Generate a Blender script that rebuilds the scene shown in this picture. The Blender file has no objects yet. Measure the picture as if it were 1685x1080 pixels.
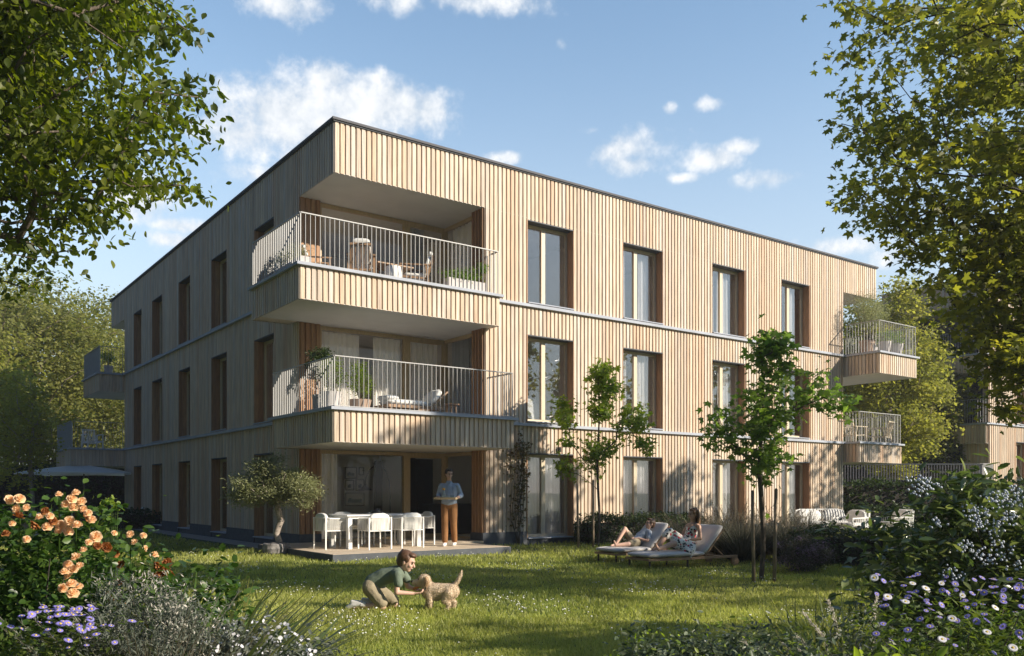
import bpy, bmesh, math, random
import numpy as np
from mathutils import Vector, Matrix
R = math.radians
sc = bpy.context.scene
# ------------------------------------------------------------------ camera
cd = bpy.data.cameras.new('camera'); cam = bpy.data.objects.new('camera', cd)
sc.collection.objects.link(cam); sc.camera = cam
CH = 1.42
cam.location = (0, 0, CH); cam.rotation_euler = (R(90), 0, 0)
cd.sensor_width = 36; cd.lens = 36*1421/1685; cd.shift_y = (809-540)/1685
cd.clip_start = .1; cd.clip_end = 2000
# ------------------------------------------------------------------ light
SUN = Vector((.947*math.cos(R(25)), -.321*math.cos(R(25)), math.sin(R(25)))).normalized()
sd = bpy.data.lights.new('sun', 'SUN'); sun = bpy.data.objects.new('sun', sd)
sc.collection.objects.link(sun)
sd.energy = 5.0; sd.angle = R(.55); sd.color = (1, .89, .74)
sun.rotation_euler = (-SUN).to_track_quat('-Z', 'Y').to_euler()
vs = sc.view_settings
vs.view_transform = 'Standard'; vs.look = 'None'; vs.exposure = 0.56; vs.gamma = 1
vs.use_curve_mapping = False
try:
    sc.cycles.max_bounces = 8; sc.cycles.transparent_max_bounces = 16
    sc.cycles.use_denoising = True
except Exception: pass
# ------------------------------------------------------------------ world
w = bpy.data.worlds.new('World'); sc.world = w; w.use_nodes = True
nt = w.node_tree; nt.nodes.clear()
def N(t, **k):
    n = nt.nodes.new(t)
    for a, b in k.items(): setattr(n, a, b)
    return n
def L(a, b): nt.links.new(a, b)
def math_(op, a, b=None, c=None, clamp=False):
    n = N('ShaderNodeMath', operation=op); n.use_clamp = clamp
    for i, v in enumerate((a, b, c)):
        if v is None: continue
        if isinstance(v, (int, float)): n.inputs[i].default_value = v
        else: L(v, n.inputs[i])
    return n.outputs[0]
out = N('ShaderNodeOutputWorld'); bg = N('ShaderNodeBackground')
sky = N('ShaderNodeTexSky', sky_type='NISHITA'); sky.sun_disc = False
sky.sun_elevation = R(25); sky.sun_rotation = math.atan2(SUN.x, SUN.y)
sky.altitude = 300; sky.air_density = 1.25; sky.dust_density = .15; sky.ozone_density = 1.6
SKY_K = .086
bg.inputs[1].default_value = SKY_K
tc = N('ShaderNodeTexCoord')
def pdir(x, y):
    return Vector(((x-842.5)/1421, 1, (809-y)/1421)).normalized()
nz = N('ShaderNodeTexNoise'); nz.inputs['Scale'].default_value = 8; nz.inputs['Detail'].default_value = 9
nz.inputs['Roughness'].default_value = .62; L(tc.outputs['Generated'], nz.inputs['Vector'])
clouds = [ # x,y, half width, half height in px, weight
 (470,190,160,75,1.0),(600,165,120,55,1.0),(690,180,75,45,.95),(400,215,120,50,.95),(545,130,55,40,.9),
 (480,10,85,38,1.0),(650,2,80,30,.85),(800,2,140,26,.9),
 (225,330,60,40,.9),(300,372,75,14,.75),(280,395,55,16,.75),(410,285,60,20,.7),
 (1028,245,75,34,.86),(1035,268,50,24,.8),(1175,262,52,24,.82),(1218,243,44,16,.76),(1268,294,62,20,.86),(830,260,48,14,.9),
 (923,74,14,14,.75),(1168,172,34,14,.66),(968,216,22,14,.66),(915,158,20,8,.7),(1100,178,16,12,.7),
 (1390,405,100,22,.8),(1480,420,60,26,.8),(1130,292,30,9,.66)]
acc = None
for (x, y, a, b, wt) in clouds:
    c = pdir(x, y); right = Vector((c.y, -c.x, 0)).normalized(); up = c.cross(right).normalized()
    if up.z < 0: up = -up
    k = 1421/math.sqrt(1+((x-842.5)/1421)**2+((809-y)/1421)**2)**-1*1.0
    s = math.sqrt(1+((x-842.5)/1421)**2+((809-y)/1421)**2)
    dx = N('ShaderNodeVectorMath', operation='DOT_PRODUCT'); L(tc.outputs['Generated'], dx.inputs[0]); dx.inputs[1].default_value = right*(1421*s/a)
    dy = N('ShaderNodeVectorMath', operation='DOT_PRODUCT'); L(tc.outputs['Generated'], dy.inputs[0]); dy.inputs[1].default_value = up*(1421*s/b)
    oy = math_('SUBTRACT', dy.outputs['Value'], float(c.dot(up)*(1421*s/b)))
    ox = math_('SUBTRACT', dx.outputs['Value'], float(c.dot(right)*(1421*s/a)))
    r2 = math_('ADD', math_('MULTIPLY', ox, ox), math_('MULTIPLY', oy, oy))
    # the dot with the centre keeps the far hemisphere clear
    g = math_('MULTIPLY', math_('EXPONENT', math_('MULTIPLY', r2, -.8)), wt)
    dc = N('ShaderNodeVectorMath', operation='DOT_PRODUCT'); L(tc.outputs['Generated'], dc.inputs[0]); dc.inputs[1].default_value = c
    g = math_('MULTIPLY', g, math_('GREATER_THAN', dc.outputs['Value'], 0))
    acc = g if acc is None else math_('MAXIMUM', acc, g)
nz2 = N('ShaderNodeTexNoise'); nz2.inputs['Scale'].default_value = 34; nz2.inputs['Detail'].default_value = 8
nz2.inputs['Roughness'].default_value = .6; L(tc.outputs['Generated'], nz2.inputs['Vector'])
den = math_('ADD', acc, math_('MULTIPLY', math_('SUBTRACT', nz.outputs['Fac'], .5), 2.3))
den = math_('ADD', den, math_('MULTIPLY', math_('SUBTRACT', nz2.outputs['Fac'], .5), 1.15))
mr = N('ShaderNodeMapRange', interpolation_type='SMOOTHSTEP'); L(den, mr.inputs[0])
mr.inputs[1].default_value = .42; mr.inputs[2].default_value = 1.08
core = N('ShaderNodeMapRange', interpolation_type='SMOOTHSTEP'); L(math_('ADD', math_('MULTIPLY', nz2.outputs['Fac'], .9), math_('MULTIPLY', nz.outputs['Fac'], .6)), core.inputs[0])
core.inputs[1].default_value = .5; core.inputs[2].default_value = 1.0
cc = N('ShaderNodeMix', data_type='RGBA'); L(core.outputs[0], cc.inputs[0])
cc.inputs[6].default_value = (5, 5.7, 6.5, 1); cc.inputs[7].default_value = (9, 9, 9, 1)
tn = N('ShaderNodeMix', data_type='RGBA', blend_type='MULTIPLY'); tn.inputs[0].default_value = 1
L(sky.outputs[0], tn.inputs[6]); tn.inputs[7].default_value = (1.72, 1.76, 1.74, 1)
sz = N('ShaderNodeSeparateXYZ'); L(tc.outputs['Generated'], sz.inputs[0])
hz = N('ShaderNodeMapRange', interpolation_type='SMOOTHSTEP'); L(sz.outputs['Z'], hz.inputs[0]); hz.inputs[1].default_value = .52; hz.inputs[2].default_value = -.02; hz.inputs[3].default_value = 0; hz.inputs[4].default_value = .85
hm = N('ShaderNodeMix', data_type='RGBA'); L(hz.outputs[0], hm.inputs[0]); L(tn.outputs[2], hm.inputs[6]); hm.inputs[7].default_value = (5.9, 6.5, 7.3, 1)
mx = N('ShaderNodeMix', data_type='RGBA'); L(math_('MULTIPLY', mr.outputs[0], .93), mx.inputs[0])

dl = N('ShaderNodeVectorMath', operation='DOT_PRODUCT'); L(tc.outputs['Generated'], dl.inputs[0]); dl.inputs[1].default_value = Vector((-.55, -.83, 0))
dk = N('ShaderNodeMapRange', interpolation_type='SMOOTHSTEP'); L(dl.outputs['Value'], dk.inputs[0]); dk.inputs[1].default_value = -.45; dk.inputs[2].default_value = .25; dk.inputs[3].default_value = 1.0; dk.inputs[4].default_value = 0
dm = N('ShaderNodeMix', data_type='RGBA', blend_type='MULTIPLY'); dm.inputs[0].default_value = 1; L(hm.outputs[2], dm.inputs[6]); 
dc_ = N('ShaderNodeMix', data_type='RGBA'); L(dk.outputs[0], dc_.inputs[0]); dc_.inputs[6].default_value = (.15, .22, .34, 1); dc_.inputs[7].default_value = (1, 1, 1, 1); L(dc_.outputs[2], dm.inputs[7])   # made-up dimming: unseen sky behind the viewer darkened to shade the left facade
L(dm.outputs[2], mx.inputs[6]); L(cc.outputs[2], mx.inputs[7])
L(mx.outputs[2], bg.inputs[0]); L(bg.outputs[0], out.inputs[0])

# ------------------------------------------------------------------ helpers
COL = sc.collection
def tag(o, label=None, cat=None, group=None, kind=None):
    if label: o['label'] = label
    if cat: o['category'] = cat
    if group: o['group'] = group
    if kind: o['kind'] = kind
    return o
def empty(name, loc=(0, 0, 0), rz=0, label=None, cat=None, group=None, parent=None):
    o = bpy.data.objects.new(name, None); COL.objects.link(o); o.empty_display_size = .2
    o.location = loc; o.rotation_euler = (0, 0, rz)
    if parent: o.parent = parent
    return tag(o, label, cat, group)
def copy_tree(o, parent=None):
    c = o.copy(); COL.objects.link(c)
    if parent is not None: c.parent = parent
    for ch in list(o.children): copy_tree(ch, c)
    return c
class MB:
    def __init__(s): s.v = []; s.f = []; s.m = []; s.t = []
    def add(s, vs, fs, mi=0, t=None):
        b = len(s.v); s.v.extend(vs)
        tt = random.random() if t is None else t
        for f in fs: s.f.append(tuple(i+b for i in f)); s.m.append(mi); s.t.append(tt)
        return s
    def box(s, x0, x1, y0, y1, z0, z1, mi=0, t=None, skip=''):
        v = [(x0,y0,z0),(x1,y0,z0),(x1,y1,z0),(x0,y1,z0),(x0,y0,z1),(x1,y0,z1),(x1,y1,z1),(x0,y1,z1)]
        f = {'b':(0,3,2,1),'t':(4,5,6,7),'s':(0,1,5,4),'e':(1,2,6,5),'n':(2,3,7,6),'w':(3,0,4,7)}
        return s.add(v, [q for k, q in f.items() if k not in skip], mi, t)
    def obox(s, c, ax, ay, az, mi=0, t=None):   # centre and three half axes
        c = Vector(c); ax = Vector(ax); ay = Vector(ay); az = Vector(az)
        v = [tuple(c+i*ax+j*ay+k*az) for k in (-1, 1) for j in (-1, 1) for i in (-1, 1)]
        return s.add(v, [(0,2,3,1),(4,5,7,6),(0,1,5,4),(1,3,7,5),(3,2,6,7),(2,0,4,6)], mi, t)
    def bar(s, a, b, w, h=None, mi=0, t=None):    # box beam from a to b
        a = Vector(a); b = Vector(b); d = (b-a); u = Vector((0, 0, 1)) if abs(d.normalized().z) < .95 else Vector((1, 0, 0))
        sx = d.cross(u).normalized()*(w/2); sy = d.cross(sx).normalized()*((h or w)/2)
        return s.obox((a+b)/2, d/2, sx, sy, mi, t)
    def tube(s, pts, r, n=6, mi=0, t=None, cap=True):
        pts = [Vector(p) for p in pts]; k = len(pts)
        rr = r if isinstance(r, (list, tuple)) else [r]*k
        vs = []; ref = None
        for i, p in enumerate(pts):
            d = (pts[min(i+1, k-1)]-pts[max(i-1, 0)])
            d = d.normalized() if d.length > 1e-9 else Vector((0, 0, 1))
            if ref is None: ref = Vector((1, 0, 0)) if abs(d.x) < .8 else Vector((0, 1, 0))
            a = d.cross(ref).normalized(); b = d.cross(a); ref = a.cross(d)*1.0
            for j in range(n):
                q = 2*math.pi*j/n; vs.append(tuple(p+(a*math.cos(q)+b*math.sin(q))*rr[i]))
        fs = [(i*n+j, i*n+(j+1) % n, (i+1)*n+(j+1) % n, (i+1)*n+j) for i in range(k-1) for j in range(n)]
        if cap: fs += [tuple(range(n))[::-1], tuple((k-1)*n+j for j in range(n))]
        return s.add(vs, fs, mi, t)
    def lathe(s, prof, c=(0, 0, 0), n=20, mi=0, t=None):
        vs = []; k = len(prof)
        for (r, z) in prof:
            for j in range(n):
                q = 2*math.pi*j/n; vs.append((c[0]+r*math.cos(q), c[1]+r*math.sin(q), c[2]+z))
        fs = [(i*n+j, i*n+(j+1) % n, (i+1)*n+(j+1) % n, (i+1)*n+j) for i in range(k-1) for j in range(n)]
        fs += [tuple(range(n))[::-1], tuple((k-1)*n+j for j in range(n))]
        return s.add(vs, fs, mi, t)
    def pillow(s, c, ax, ay, az, mi=0, n=8, p=4.0, t=None):   # soft cushion: superellipsoid
        c = Vector(c); ax = Vector(ax); ay = Vector(ay); az = Vector(az); vs = []; fs = []
        m = 2*n
        def pw(x, e): return math.copysign(abs(x)**e, x)
        for i in range(n+1):
            th = -math.pi/2+math.pi*i/n
            for j in range(m*2):
                ph = 2*math.pi*j/(m*2); e = 2/p
                x = pw(math.cos(th), .6)*pw(math.cos(ph), e); y = pw(math.cos(th), .6)*pw(math.sin(ph), e); z = pw(math.sin(th), .8)
                vs.append(tuple(c+ax*x+ay*y+az*z))
        q = m*2
        for i in range(n):
            for j in range(q): fs.append((i*q+j, i*q+(j+1) % q, (i+1)*q+(j+1) % q, (i+1)*q+j))
        return s.add(vs, fs, mi, t)
    def build(s, name, mats, parent=None, smooth=False, bevel=0, loc=None, rz=0):
        me = bpy.data.meshes.new(name); me.from_pydata(s.v, [], s.f)
        if not isinstance(mats, (list, tuple)): mats = [mats]
        for m in mats: me.materials.append(m)
        if len(mats) > 1: me.polygons.foreach_set('material_index', s.m)
        at = me.attributes.new('tint', 'FLOAT', 'FACE'); at.data.foreach_set('value', s.t)
        if smooth: me.polygons.foreach_set('use_smooth', [True]*len(s.f))
        me.update()
        o = bpy.data.objects.new(name, me); COL.objects.link(o)
        if bevel:
            bm = o.modifiers.new('bevel', 'BEVEL'); bm.width = bevel; bm.segments = 2; bm.limit_method = 'ANGLE'
        if parent: o.parent = parent
        if loc is not None: o.location = loc
        o.rotation_euler = (0, 0, rz)
        return o
def np_mesh(name, V, F, tint, mats, parent=None, smooth=False, mi=None):
    """V (n,3); F (m,k) int; tint (m,)"""
    me = bpy.data.meshes.new(name); m, k = F.shape
    me.vertices.add(len(V)); me.vertices.foreach_set('co', V.astype(np.float32).ravel())
    me.loops.add(m*k); me.loops.foreach_set('vertex_index', F.astype(np.int32).ravel())
    me.polygons.add(m); me.polygons.foreach_set('loop_start', np.arange(0, m*k, k, dtype=np.int32))
    try: me.polygons.foreach_set('loop_total', np.full(m, k, dtype=np.int32))
    except Exception: pass
    if not isinstance(mats, (list, tuple)): mats = [mats]
    for mm in mats: me.materials.append(mm)
    if mi is not None: me.polygons.foreach_set('material_index', mi.astype(np.int32))
    if smooth: me.polygons.foreach_set('use_smooth', np.ones(m, dtype=bool))
    at = me.attributes.new('tint', 'FLOAT', 'FACE'); at.data.foreach_set('value', tint.astype(np.float32))
    me.update(calc_edges=True); me.validate()
    o = bpy.data.objects.new(name, me); COL.objects.link(o)
    if parent: o.parent = parent
    return o
# ------------------------------------------------------------------ materials
def ramp(nt, stops):
    r = nt.nodes.new('ShaderNodeValToRGB'); e = r.color_ramp.elements
    while len(e) < len(stops): e.new(.5)
    for x, (p, c) in zip(e, stops): x.position = p; x.color = (*c, 1)
    return r
def mat(name, cols, rough=.6, spec=.5, metal=0, noise=None, ns=5, nscale=(1, 1, 1), namt=.35, bump=0, bscale=60, tint=False, trans=0, coat=0, sheen=0, world=False):
    """cols: one colour, or a list picked per face ('tint') ; noise varies the value"""
    m = bpy.data.materials.new(name); m.use_nodes = True; t = m.node_tree; p = t.nodes['Principled BSDF']
    p.inputs['Roughness'].default_value = rough; p.inputs['Specular IOR Level'].default_value = spec
    p.inputs['Metallic'].default_value = metal
    if coat: p.inputs['Coat Weight'].default_value = coat
    if sheen: p.inputs['Sheen Weight'].default_value = sheen
    if not isinstance(cols, list): cols = [cols]
    if len(cols) > 1:
        a = t.nodes.new('ShaderNodeAttribute'); a.attribute_name = 'tint'
        r = ramp(t, [(i/(len(cols)-1), c) for i, c in enumerate(cols)]); t.links.new(a.outputs['Fac'], r.inputs[0]); c = r.outputs[0]
    else:
        rgb = t.nodes.new('ShaderNodeRGB'); rgb.outputs[0].default_value = (*cols[0], 1); c = rgb.outputs[0]
    co = t.nodes.new('ShaderNodeTexCoord'); mp = t.nodes.new('ShaderNodeMapping'); mp.inputs['Scale'].default_value = nscale
    if world:
        g = t.nodes.new('ShaderNodeNewGeometry'); t.links.new(g.outputs['Position'], mp.inputs[0])
    else: t.links.new(co.outputs['Object'], mp.inputs[0])
    if namt:
        n = t.nodes.new('ShaderNodeTexNoise'); n.inputs['Scale'].default_value = ns; n.inputs['Detail'].default_value = 5
        t.links.new(mp.outputs[0], n.inputs['Vector'])
        h = t.nodes.new('ShaderNodeMapRange'); h.inputs[1].default_value = .3; h.inputs[2].default_value = .7
        h.inputs[3].default_value = 1-namt; h.inputs[4].default_value = 1+namt*.6; t.links.new(n.outputs['Fac'], h.inputs[0])
        x = t.nodes.new('ShaderNodeMix'); x.data_type = 'RGBA'; x.blend_type = 'MULTIPLY'; x.inputs[0].default_value = 1
        t.links.new(c, x.inputs[6]); t.links.new(h.outputs[0], x.inputs[7]); c = x.outputs[2]
    t.links.new(c, p.inputs['Base Color'])
    if bump:
        n2 = t.nodes.new('ShaderNodeTexNoise'); n2.inputs['Scale'].default_value = bscale; n2.inputs['Detail'].default_value = 4
        t.links.new(mp.outputs[0], n2.inputs['Vector'])
        b = t.nodes.new('ShaderNodeBump'); b.inputs['Strength'].default_value = bump; b.inputs['Distance'].default_value = .02
        t.links.new(n2.outputs['Fac'], b.inputs['Height']); t.links.new(b.outputs[0], p.inputs['Normal'])
    if trans:
        tr = t.nodes.new('ShaderNodeBsdfTranslucent'); mxs = t.nodes.new('ShaderNodeMixShader'); mxs.inputs[0].default_value = trans
        hs = t.nodes.new('ShaderNodeHueSaturation'); hs.inputs['Value'].default_value = 2.1; hs.inputs['Saturation'].default_value = 1.1
        t.links.new(c, hs.inputs['Color']); t.links.new(hs.outputs[0], tr.inputs[0])
        t.links.new(p.outputs[0], mxs.inputs[1]); t.links.new(tr.outputs[0], mxs.inputs[2])
        t.links.new(mxs.outputs[0], t.nodes['Material Output'].inputs[0])
    return m
def glass_mat(name, tintc=(.86, .9, .9), refl=1.0):
    m = bpy.data.materials.new(name); m.use_nodes = True; t = m.node_tree; t.nodes.clear()
    o = t.nodes.new('ShaderNodeOutputMaterial'); mx = t.nodes.new('ShaderNodeMixShader'); tr = t.nodes.new('ShaderNodeBsdfTransparent')
    gl = t.nodes.new('ShaderNodeBsdfGlossy'); gl.inputs['Roughness'].default_value = .015
    lw = t.nodes.new('ShaderNodeNewGeometry'); dt = t.nodes.new('ShaderNodeVectorMath'); dt.operation = 'DOT_PRODUCT'
    t.links.new(lw.outputs['Incoming'], dt.inputs[0]); t.links.new(lw.outputs['Normal'], dt.inputs[1])
    def mm(op, a, b=None):
        q = t.nodes.new('ShaderNodeMath'); q.operation = op
        for i, v in enumerate((a, b)):
            if v is None: continue
            if isinstance(v, (int, float)): q.inputs[i].default_value = v
            else: t.links.new(v, q.inputs[i])
        return q.outputs[0]
    fr = mm('ADD', mm('MULTIPLY', mm('POWER', mm('SUBTRACT', 1, mm('ABSOLUTE', dt.outputs['Value'])), 4), .94), .06)
    n = t.nodes.new('ShaderNodeTexNoise'); n.inputs['Scale'].default_value = 1.2
    b = t.nodes.new('ShaderNodeBump'); b.inputs['Strength'].default_value = .04; b.inputs['Distance'].default_value = .02
    t.links.new(n.outputs['Fac'], b.inputs['Height']); t.links.new(b.outputs[0], gl.inputs['Normal'])
    ml = t.nodes.new('ShaderNodeMath'); ml.operation = 'MULTIPLY'; ml.inputs[1].default_value = refl; ml.use_clamp = True
    t.links.new(fr, ml.inputs[0]); t.links.new(ml.outputs[0], mx.inputs[0])
    tr.inputs[0].default_value = (*tintc, 1)
    t.links.new(tr.outputs[0], mx.inputs[1]); t.links.new(gl.outputs[0], mx.inputs[2]); t.links.new(mx.outputs[0], o.inputs[0])
    return m
M = {}
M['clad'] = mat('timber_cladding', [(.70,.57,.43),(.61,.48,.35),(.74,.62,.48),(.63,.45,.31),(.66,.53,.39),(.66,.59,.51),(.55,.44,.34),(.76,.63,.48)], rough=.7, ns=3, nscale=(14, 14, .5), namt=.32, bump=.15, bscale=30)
M['clad_brown'] = mat('timber_lining', [(.42,.22,.11),(.34,.18,.09),(.46,.27,.14),(.38,.2,.1)], rough=.65, ns=3, nscale=(14, 14, .9), namt=.3)  # reddish brown boards of the window linings and loggia returns
M['core'] = mat('wall_core', (.33,.25,.18), rough=.8, namt=.2)
M['plinth'] = mat('dark_plinth', (.075,.085,.1), rough=.7, ns=8, namt=.25)
M['metal_ledge'] = mat('zinc_ledge', (.42,.45,.51), rough=.7, spec=.25, ns=2, namt=.12)
M['roof_edge'] = mat('dark_roof_edge', (.12,.12,.13), rough=.75, spec=.2, ns=2, namt=.12)
M['soffit'] = mat('render_soffit', (.72,.68,.62), rough=.9, ns=2, namt=.06)
M['plaster'] = mat('interior_plaster', (.86,.83,.79), rough=.9, namt=.04)
M['plaster_grey'] = mat('interior_wall_grey', (.45,.43,.42), rough=.9, namt=.05)
M['dark_panel'] = mat('dark_cabinet', (.05,.052,.06), rough=.4, namt=.15)
M['oak'] = mat('oak_frame', (.56,.42,.24), rough=.5, ns=6, nscale=(9, 9, 1), namt=.18)
M['frame_pale'] = mat('pale_timber_frame', (.62,.52,.37), rough=.5, ns=6, nscale=(9, 9, 1), namt=.12)
M['rail'] = mat('painted_rail', (.40,.40,.39), rough=.45, namt=.08)
M['deck'] = mat('deck_boards', [(.62,.50,.36),(.55,.43,.30),(.66,.55,.41),(.58,.46,.33)], rough=.7, ns=4, nscale=(2, 20, 20), namt=.2)
M['curtain'] = mat('sheer_curtain', (.92,.90,.88), rough=.9, namt=.05, trans=.3)
M['curtain_grey'] = mat('grey_curtain', (.5,.5,.52), rough=.9, namt=.05, trans=.2)
M['glass'] = glass_mat('window_glass', (.9,.91,.92), refl=2.2)
M['glass_clear'] = glass_mat('loggia_glass', (.97, .97, .96), refl=.35)
M['white_metal'] = mat('white_powder_coat', (.80,.80,.78), rough=.4, namt=.04)
M['white_fabric'] = mat('white_fabric', (.78,.77,.73), rough=.9, namt=.08, bump=.2, bscale=25, sheen=.2)
M['cord'] = mat('woven_cord', (.74,.73,.69), rough=.8, ns=60, nscale=(1, 1, .05), namt=.4)
M['grey_fabric'] = mat('light_grey_fabric', (.62,.59,.56), rough=.9, namt=.08, bump=.25, bscale=20, sheen=.2)
M['teak'] = mat('teak', (.36,.22,.12), rough=.55, ns=6, nscale=(3, 20, 20), namt=.3)
M['black_metal'] = mat('black_metal', (.02,.02,.024), rough=.4, namt=.1)
M['concrete'] = mat('pale_concrete', (.5,.49,.47), rough=.85, ns=6, namt=.15, bump=.2)
M['terracotta'] = mat('planter_brown', (.42,.3,.22), rough=.8, namt=.15)
M['planter_pale'] = mat('planter_pale', (.58,.54,.52), rough=.8, namt=.1)
M['stone_pot'] = mat('stone_planter', [(.22,.2,.19),(.3,.28,.27)], rough=.95, ns=9, namt=.6, bump=1.0, bscale=14)
M['bark'] = mat('bark', (.14,.11,.085), rough=.9, ns=9, nscale=(4, 4, 1), namt=.5, bump=.6, bscale=20)
M['bark_pale'] = mat('pale_bark', (.40,.34,.29), rough=.9, ns=9, nscale=(2, 2, 5), namt=.5, bump=.4, bscale=20)
M['bark_dark'] = mat('dark_bark', (.07,.06,.05), rough=.9, ns=9, nscale=(4, 4, 1), namt=.5, bump=.6, bscale=20)
M['stake'] = mat('stake_wood', (.30,.23,.16), rough=.85, ns=8, nscale=(6, 6, 1), namt=.35)
def leafm(name, cols, trans=.35, rough=.45, spec=.4): return mat(name, cols, rough=rough, spec=spec, namt=.3, ns=1.3, trans=trans)
M['lf_beech'] = leafm('beech_leaves', [(.045,.065,.012),(.08,.11,.014),(.13,.16,.018),(.22,.24,.025)], .5)
M['lf_maple'] = leafm('maple_leaves', [(.07,.09,.02),(.13,.15,.03),(.21,.22,.035),(.33,.31,.05)], .5)
M['lf_young'] = leafm('young_maple_leaves', [(.13,.20,.03),(.19,.26,.035),(.25,.32,.04)], .45)
M['lf_young_dark'] = leafm('field_maple_leaves', [(.10,.17,.035),(.15,.23,.045),(.21,.30,.055)], .5)
M['lf_far'] = leafm('far_tree_leaves', [(.14,.16,.045),(.20,.21,.055),(.27,.26,.07)], .45, .6)
M['lf_far2'] = leafm('far_lime_leaves', [(.20,.22,.05),(.27,.28,.06),(.33,.31,.075)], .45, .6)
M['lf_hedge'] = leafm('hedge_leaves', [(.03,.055,.016),(.045,.075,.02),(.06,.09,.02)], .2, .4)
M['lf_olive'] = leafm('olive_leaves', [(.20,.22,.10),(.26,.28,.13),(.32,.32,.17)], .25, .55)
M['lf_rose'] = leafm('rose_leaves', [(.035,.08,.015),(.06,.12,.02),(.10,.17,.03)], .35, .35)
M['lf_visc'] = leafm('glossy_leaves', [(.06,.10,.025),(.10,.14,.035),(.20,.23,.07)], .3, .28, .7)
M['lf_lime'] = leafm('lime_leaves', [(.16,.24,.03),(.22,.30,.04),(.28,.34,.06)], .4)
M['lf_grey'] = leafm('grey_green_leaves', [(.09,.11,.085),(.14,.16,.12),(.22,.24,.19)], .2, .6)
M['lf_sage'] = leafm('sage_leaves', [(.05,.08,.035),(.08,.11,.05),(.16,.19,.12)], .2, .45)
M['lf_aster'] = leafm('aster_leaves', [(.06,.10,.02),(.10,.15,.025),(.15,.19,.03)], .35)
M['lf_blade'] = leafm('blade_leaves', [(.07,.10,.035),(.11,.14,.04),(.20,.20,.05)], .3, .4)
M['lf_tan'] = leafm('ornamental_grass', [(.14,.12,.07),(.20,.17,.11),(.28,.25,.19)], .3, .7)
M['lf_dkgrass'] = leafm('dark_ornamental_grass', [(.05,.06,.03),(.08,.085,.05),(.12,.11,.08)], .25, .7)
M['plume'] = leafm('silver_plume', [(.46,.43,.36),(.58,.54,.46),(.68,.64,.56)], .3, .8)
M['lav'] = leafm('mauve_flowers', [(.20,.14,.22),(.28,.2,.28),(.16,.12,.16)], .2, .8)
M['lf_ivy'] = leafm('climber_leaves', [(.10,.09,.025),(.16,.10,.03),(.07,.08,.02)], .25)
M['rose'] = leafm('rose_petals', [(.80,.53,.30),(.84,.66,.44),(.87,.76,.58)], .3, .6)
M['rose_old'] = leafm('rose_petals_brown', [(.42,.17,.06),(.5,.24,.08),(.33,.12,.05)], .25, .7)
M['aster'] = leafm('violet_petals', [(.24,.2,.62),(.32,.28,.72),(.42,.38,.8)], .25, .6)
M['daisy'] = leafm('white_petals', [(.8,.79,.82),(.82,.8,.84)], .2, .6)
M['yolk'] = mat('yellow_centre', (.7,.5,.06), rough=.8)
M['berry'] = mat('blue_white_berries', [(.45,.5,.6),(.6,.64,.7),(.3,.36,.48)], rough=.4, namt=.1)
M['lawnflower'] = mat('clover_white', (.75,.76,.7), rough=.8)
A0 = math.atan2(.5914, .8064)            # building axis
O0 = Vector((-4.055, 19.7, 0)); D1 = Vector((.8064, .5914, 0)); D2 = Vector((-.5914, .8064, 0))
def W(u, v, z=0): return O0+D1*u+D2*v+Vector((0, 0, z))
def PX(x, Y, z=0): return Vector(((x-842.5)/1421*Y, Y, z))       # a point at depth Y on the bearing of a column
def ZY(y, Y): return CH-(y-809)/1421*Y
# ================================================================== ground
def ground_mat():
    m = mat('lawn_soil', (.06,.09,.018), rough=.95, ns=.8, namt=.35, bump=.6, bscale=40, world=True)
    return m
g = MB(); g.add([(-600,-300,0),(600,-300,0),(600,1200,0),(-600,1200,0)], [(0,1,2,3)])
tag(g.build('lawn', ground_mat()), kind='structure')
g = MB(); gm = mat('gravel', (.36,.34,.31), rough=.95, ns=30, namt=.35, bump=.8, bscale=90, world=True)
g.add([tuple(W(*q, .004)) for q in ((-.75, 2.0), (0, 2.0), (0, 21), (-.75, 21))], [(0,3,2,1)])
tag(g.build('gravel_strip', gm), kind='structure')

# ================================================================== main building
BL = empty('apartment_building', O0, A0, 'large three storey apartment building clad in vertical pale timber boards, with corner loggias', 'building')
ZC1, ZC2, ZT = 3.19, 6.36, 9.9
def clad(mb, axis, a0, a1, z0, z1, plane, sgn, holes=(), pitch=.135, dep=.03, bw=.085):
    """ribbed boards on the plane; axis 'u' runs along u at v=plane, 'v' along v at u=plane; sgn = outward direction"""
    n = max(1, round((a1-a0)/pitch)); p = (a1-a0)/n
    for i in range(n):
        s = a0+i*p; e = s+p; c = (s+e)/2
        hs = sorted((h for h in holes if h[0]-.01 < c < h[1]+.01), key=lambda h: h[2])
        iv = []; z = z0
        for h in hs:
            if h[3] <= z: continue
            if h[2] > z: iv.append((z, min(h[2], z1)))
            z = max(z, h[3])
        if z < z1: iv.append((z, z1))
        t1, t2 = random.random(), random.random()
        for (q0, q1) in iv:
            if q1-q0 < .01: continue
            o_, i_ = plane, plane-sgn*dep
            def rect(x0, d0, x1, d1, t):
                P = (lambda x, d, z: (x, d, z)) if axis == 'u' else (lambda x, d, z: (d, x, z))
                mb.add([P(x0, d0, q0), P(x1, d1, q0), P(x1, d1, q1), P(x0, d0, q1)], [(0, 1, 2, 3)], 0, t)
            g0 = s+(p-bw)/2; g1 = g0+bw
            rect(s, i_, g0, i_, t2); rect(g1, i_, e, i_, t2)
            rect(g0, o_, g1, o_, t1); rect(g0, i_, g0, o_, t1); rect(g1, o_, g1, i_, t1)
            P = (lambda x, d, z: (x, d, z)) if axis == 'u' else (lambda x, d, z: (d, x, z))
            for zz in (q0, q1): mb.add([P(g0, i_, zz), P(g1, i_, zz), P(g1, o_, zz), P(g0, o_, zz)], [(0, 1, 2, 3)], 0, t1)
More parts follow.
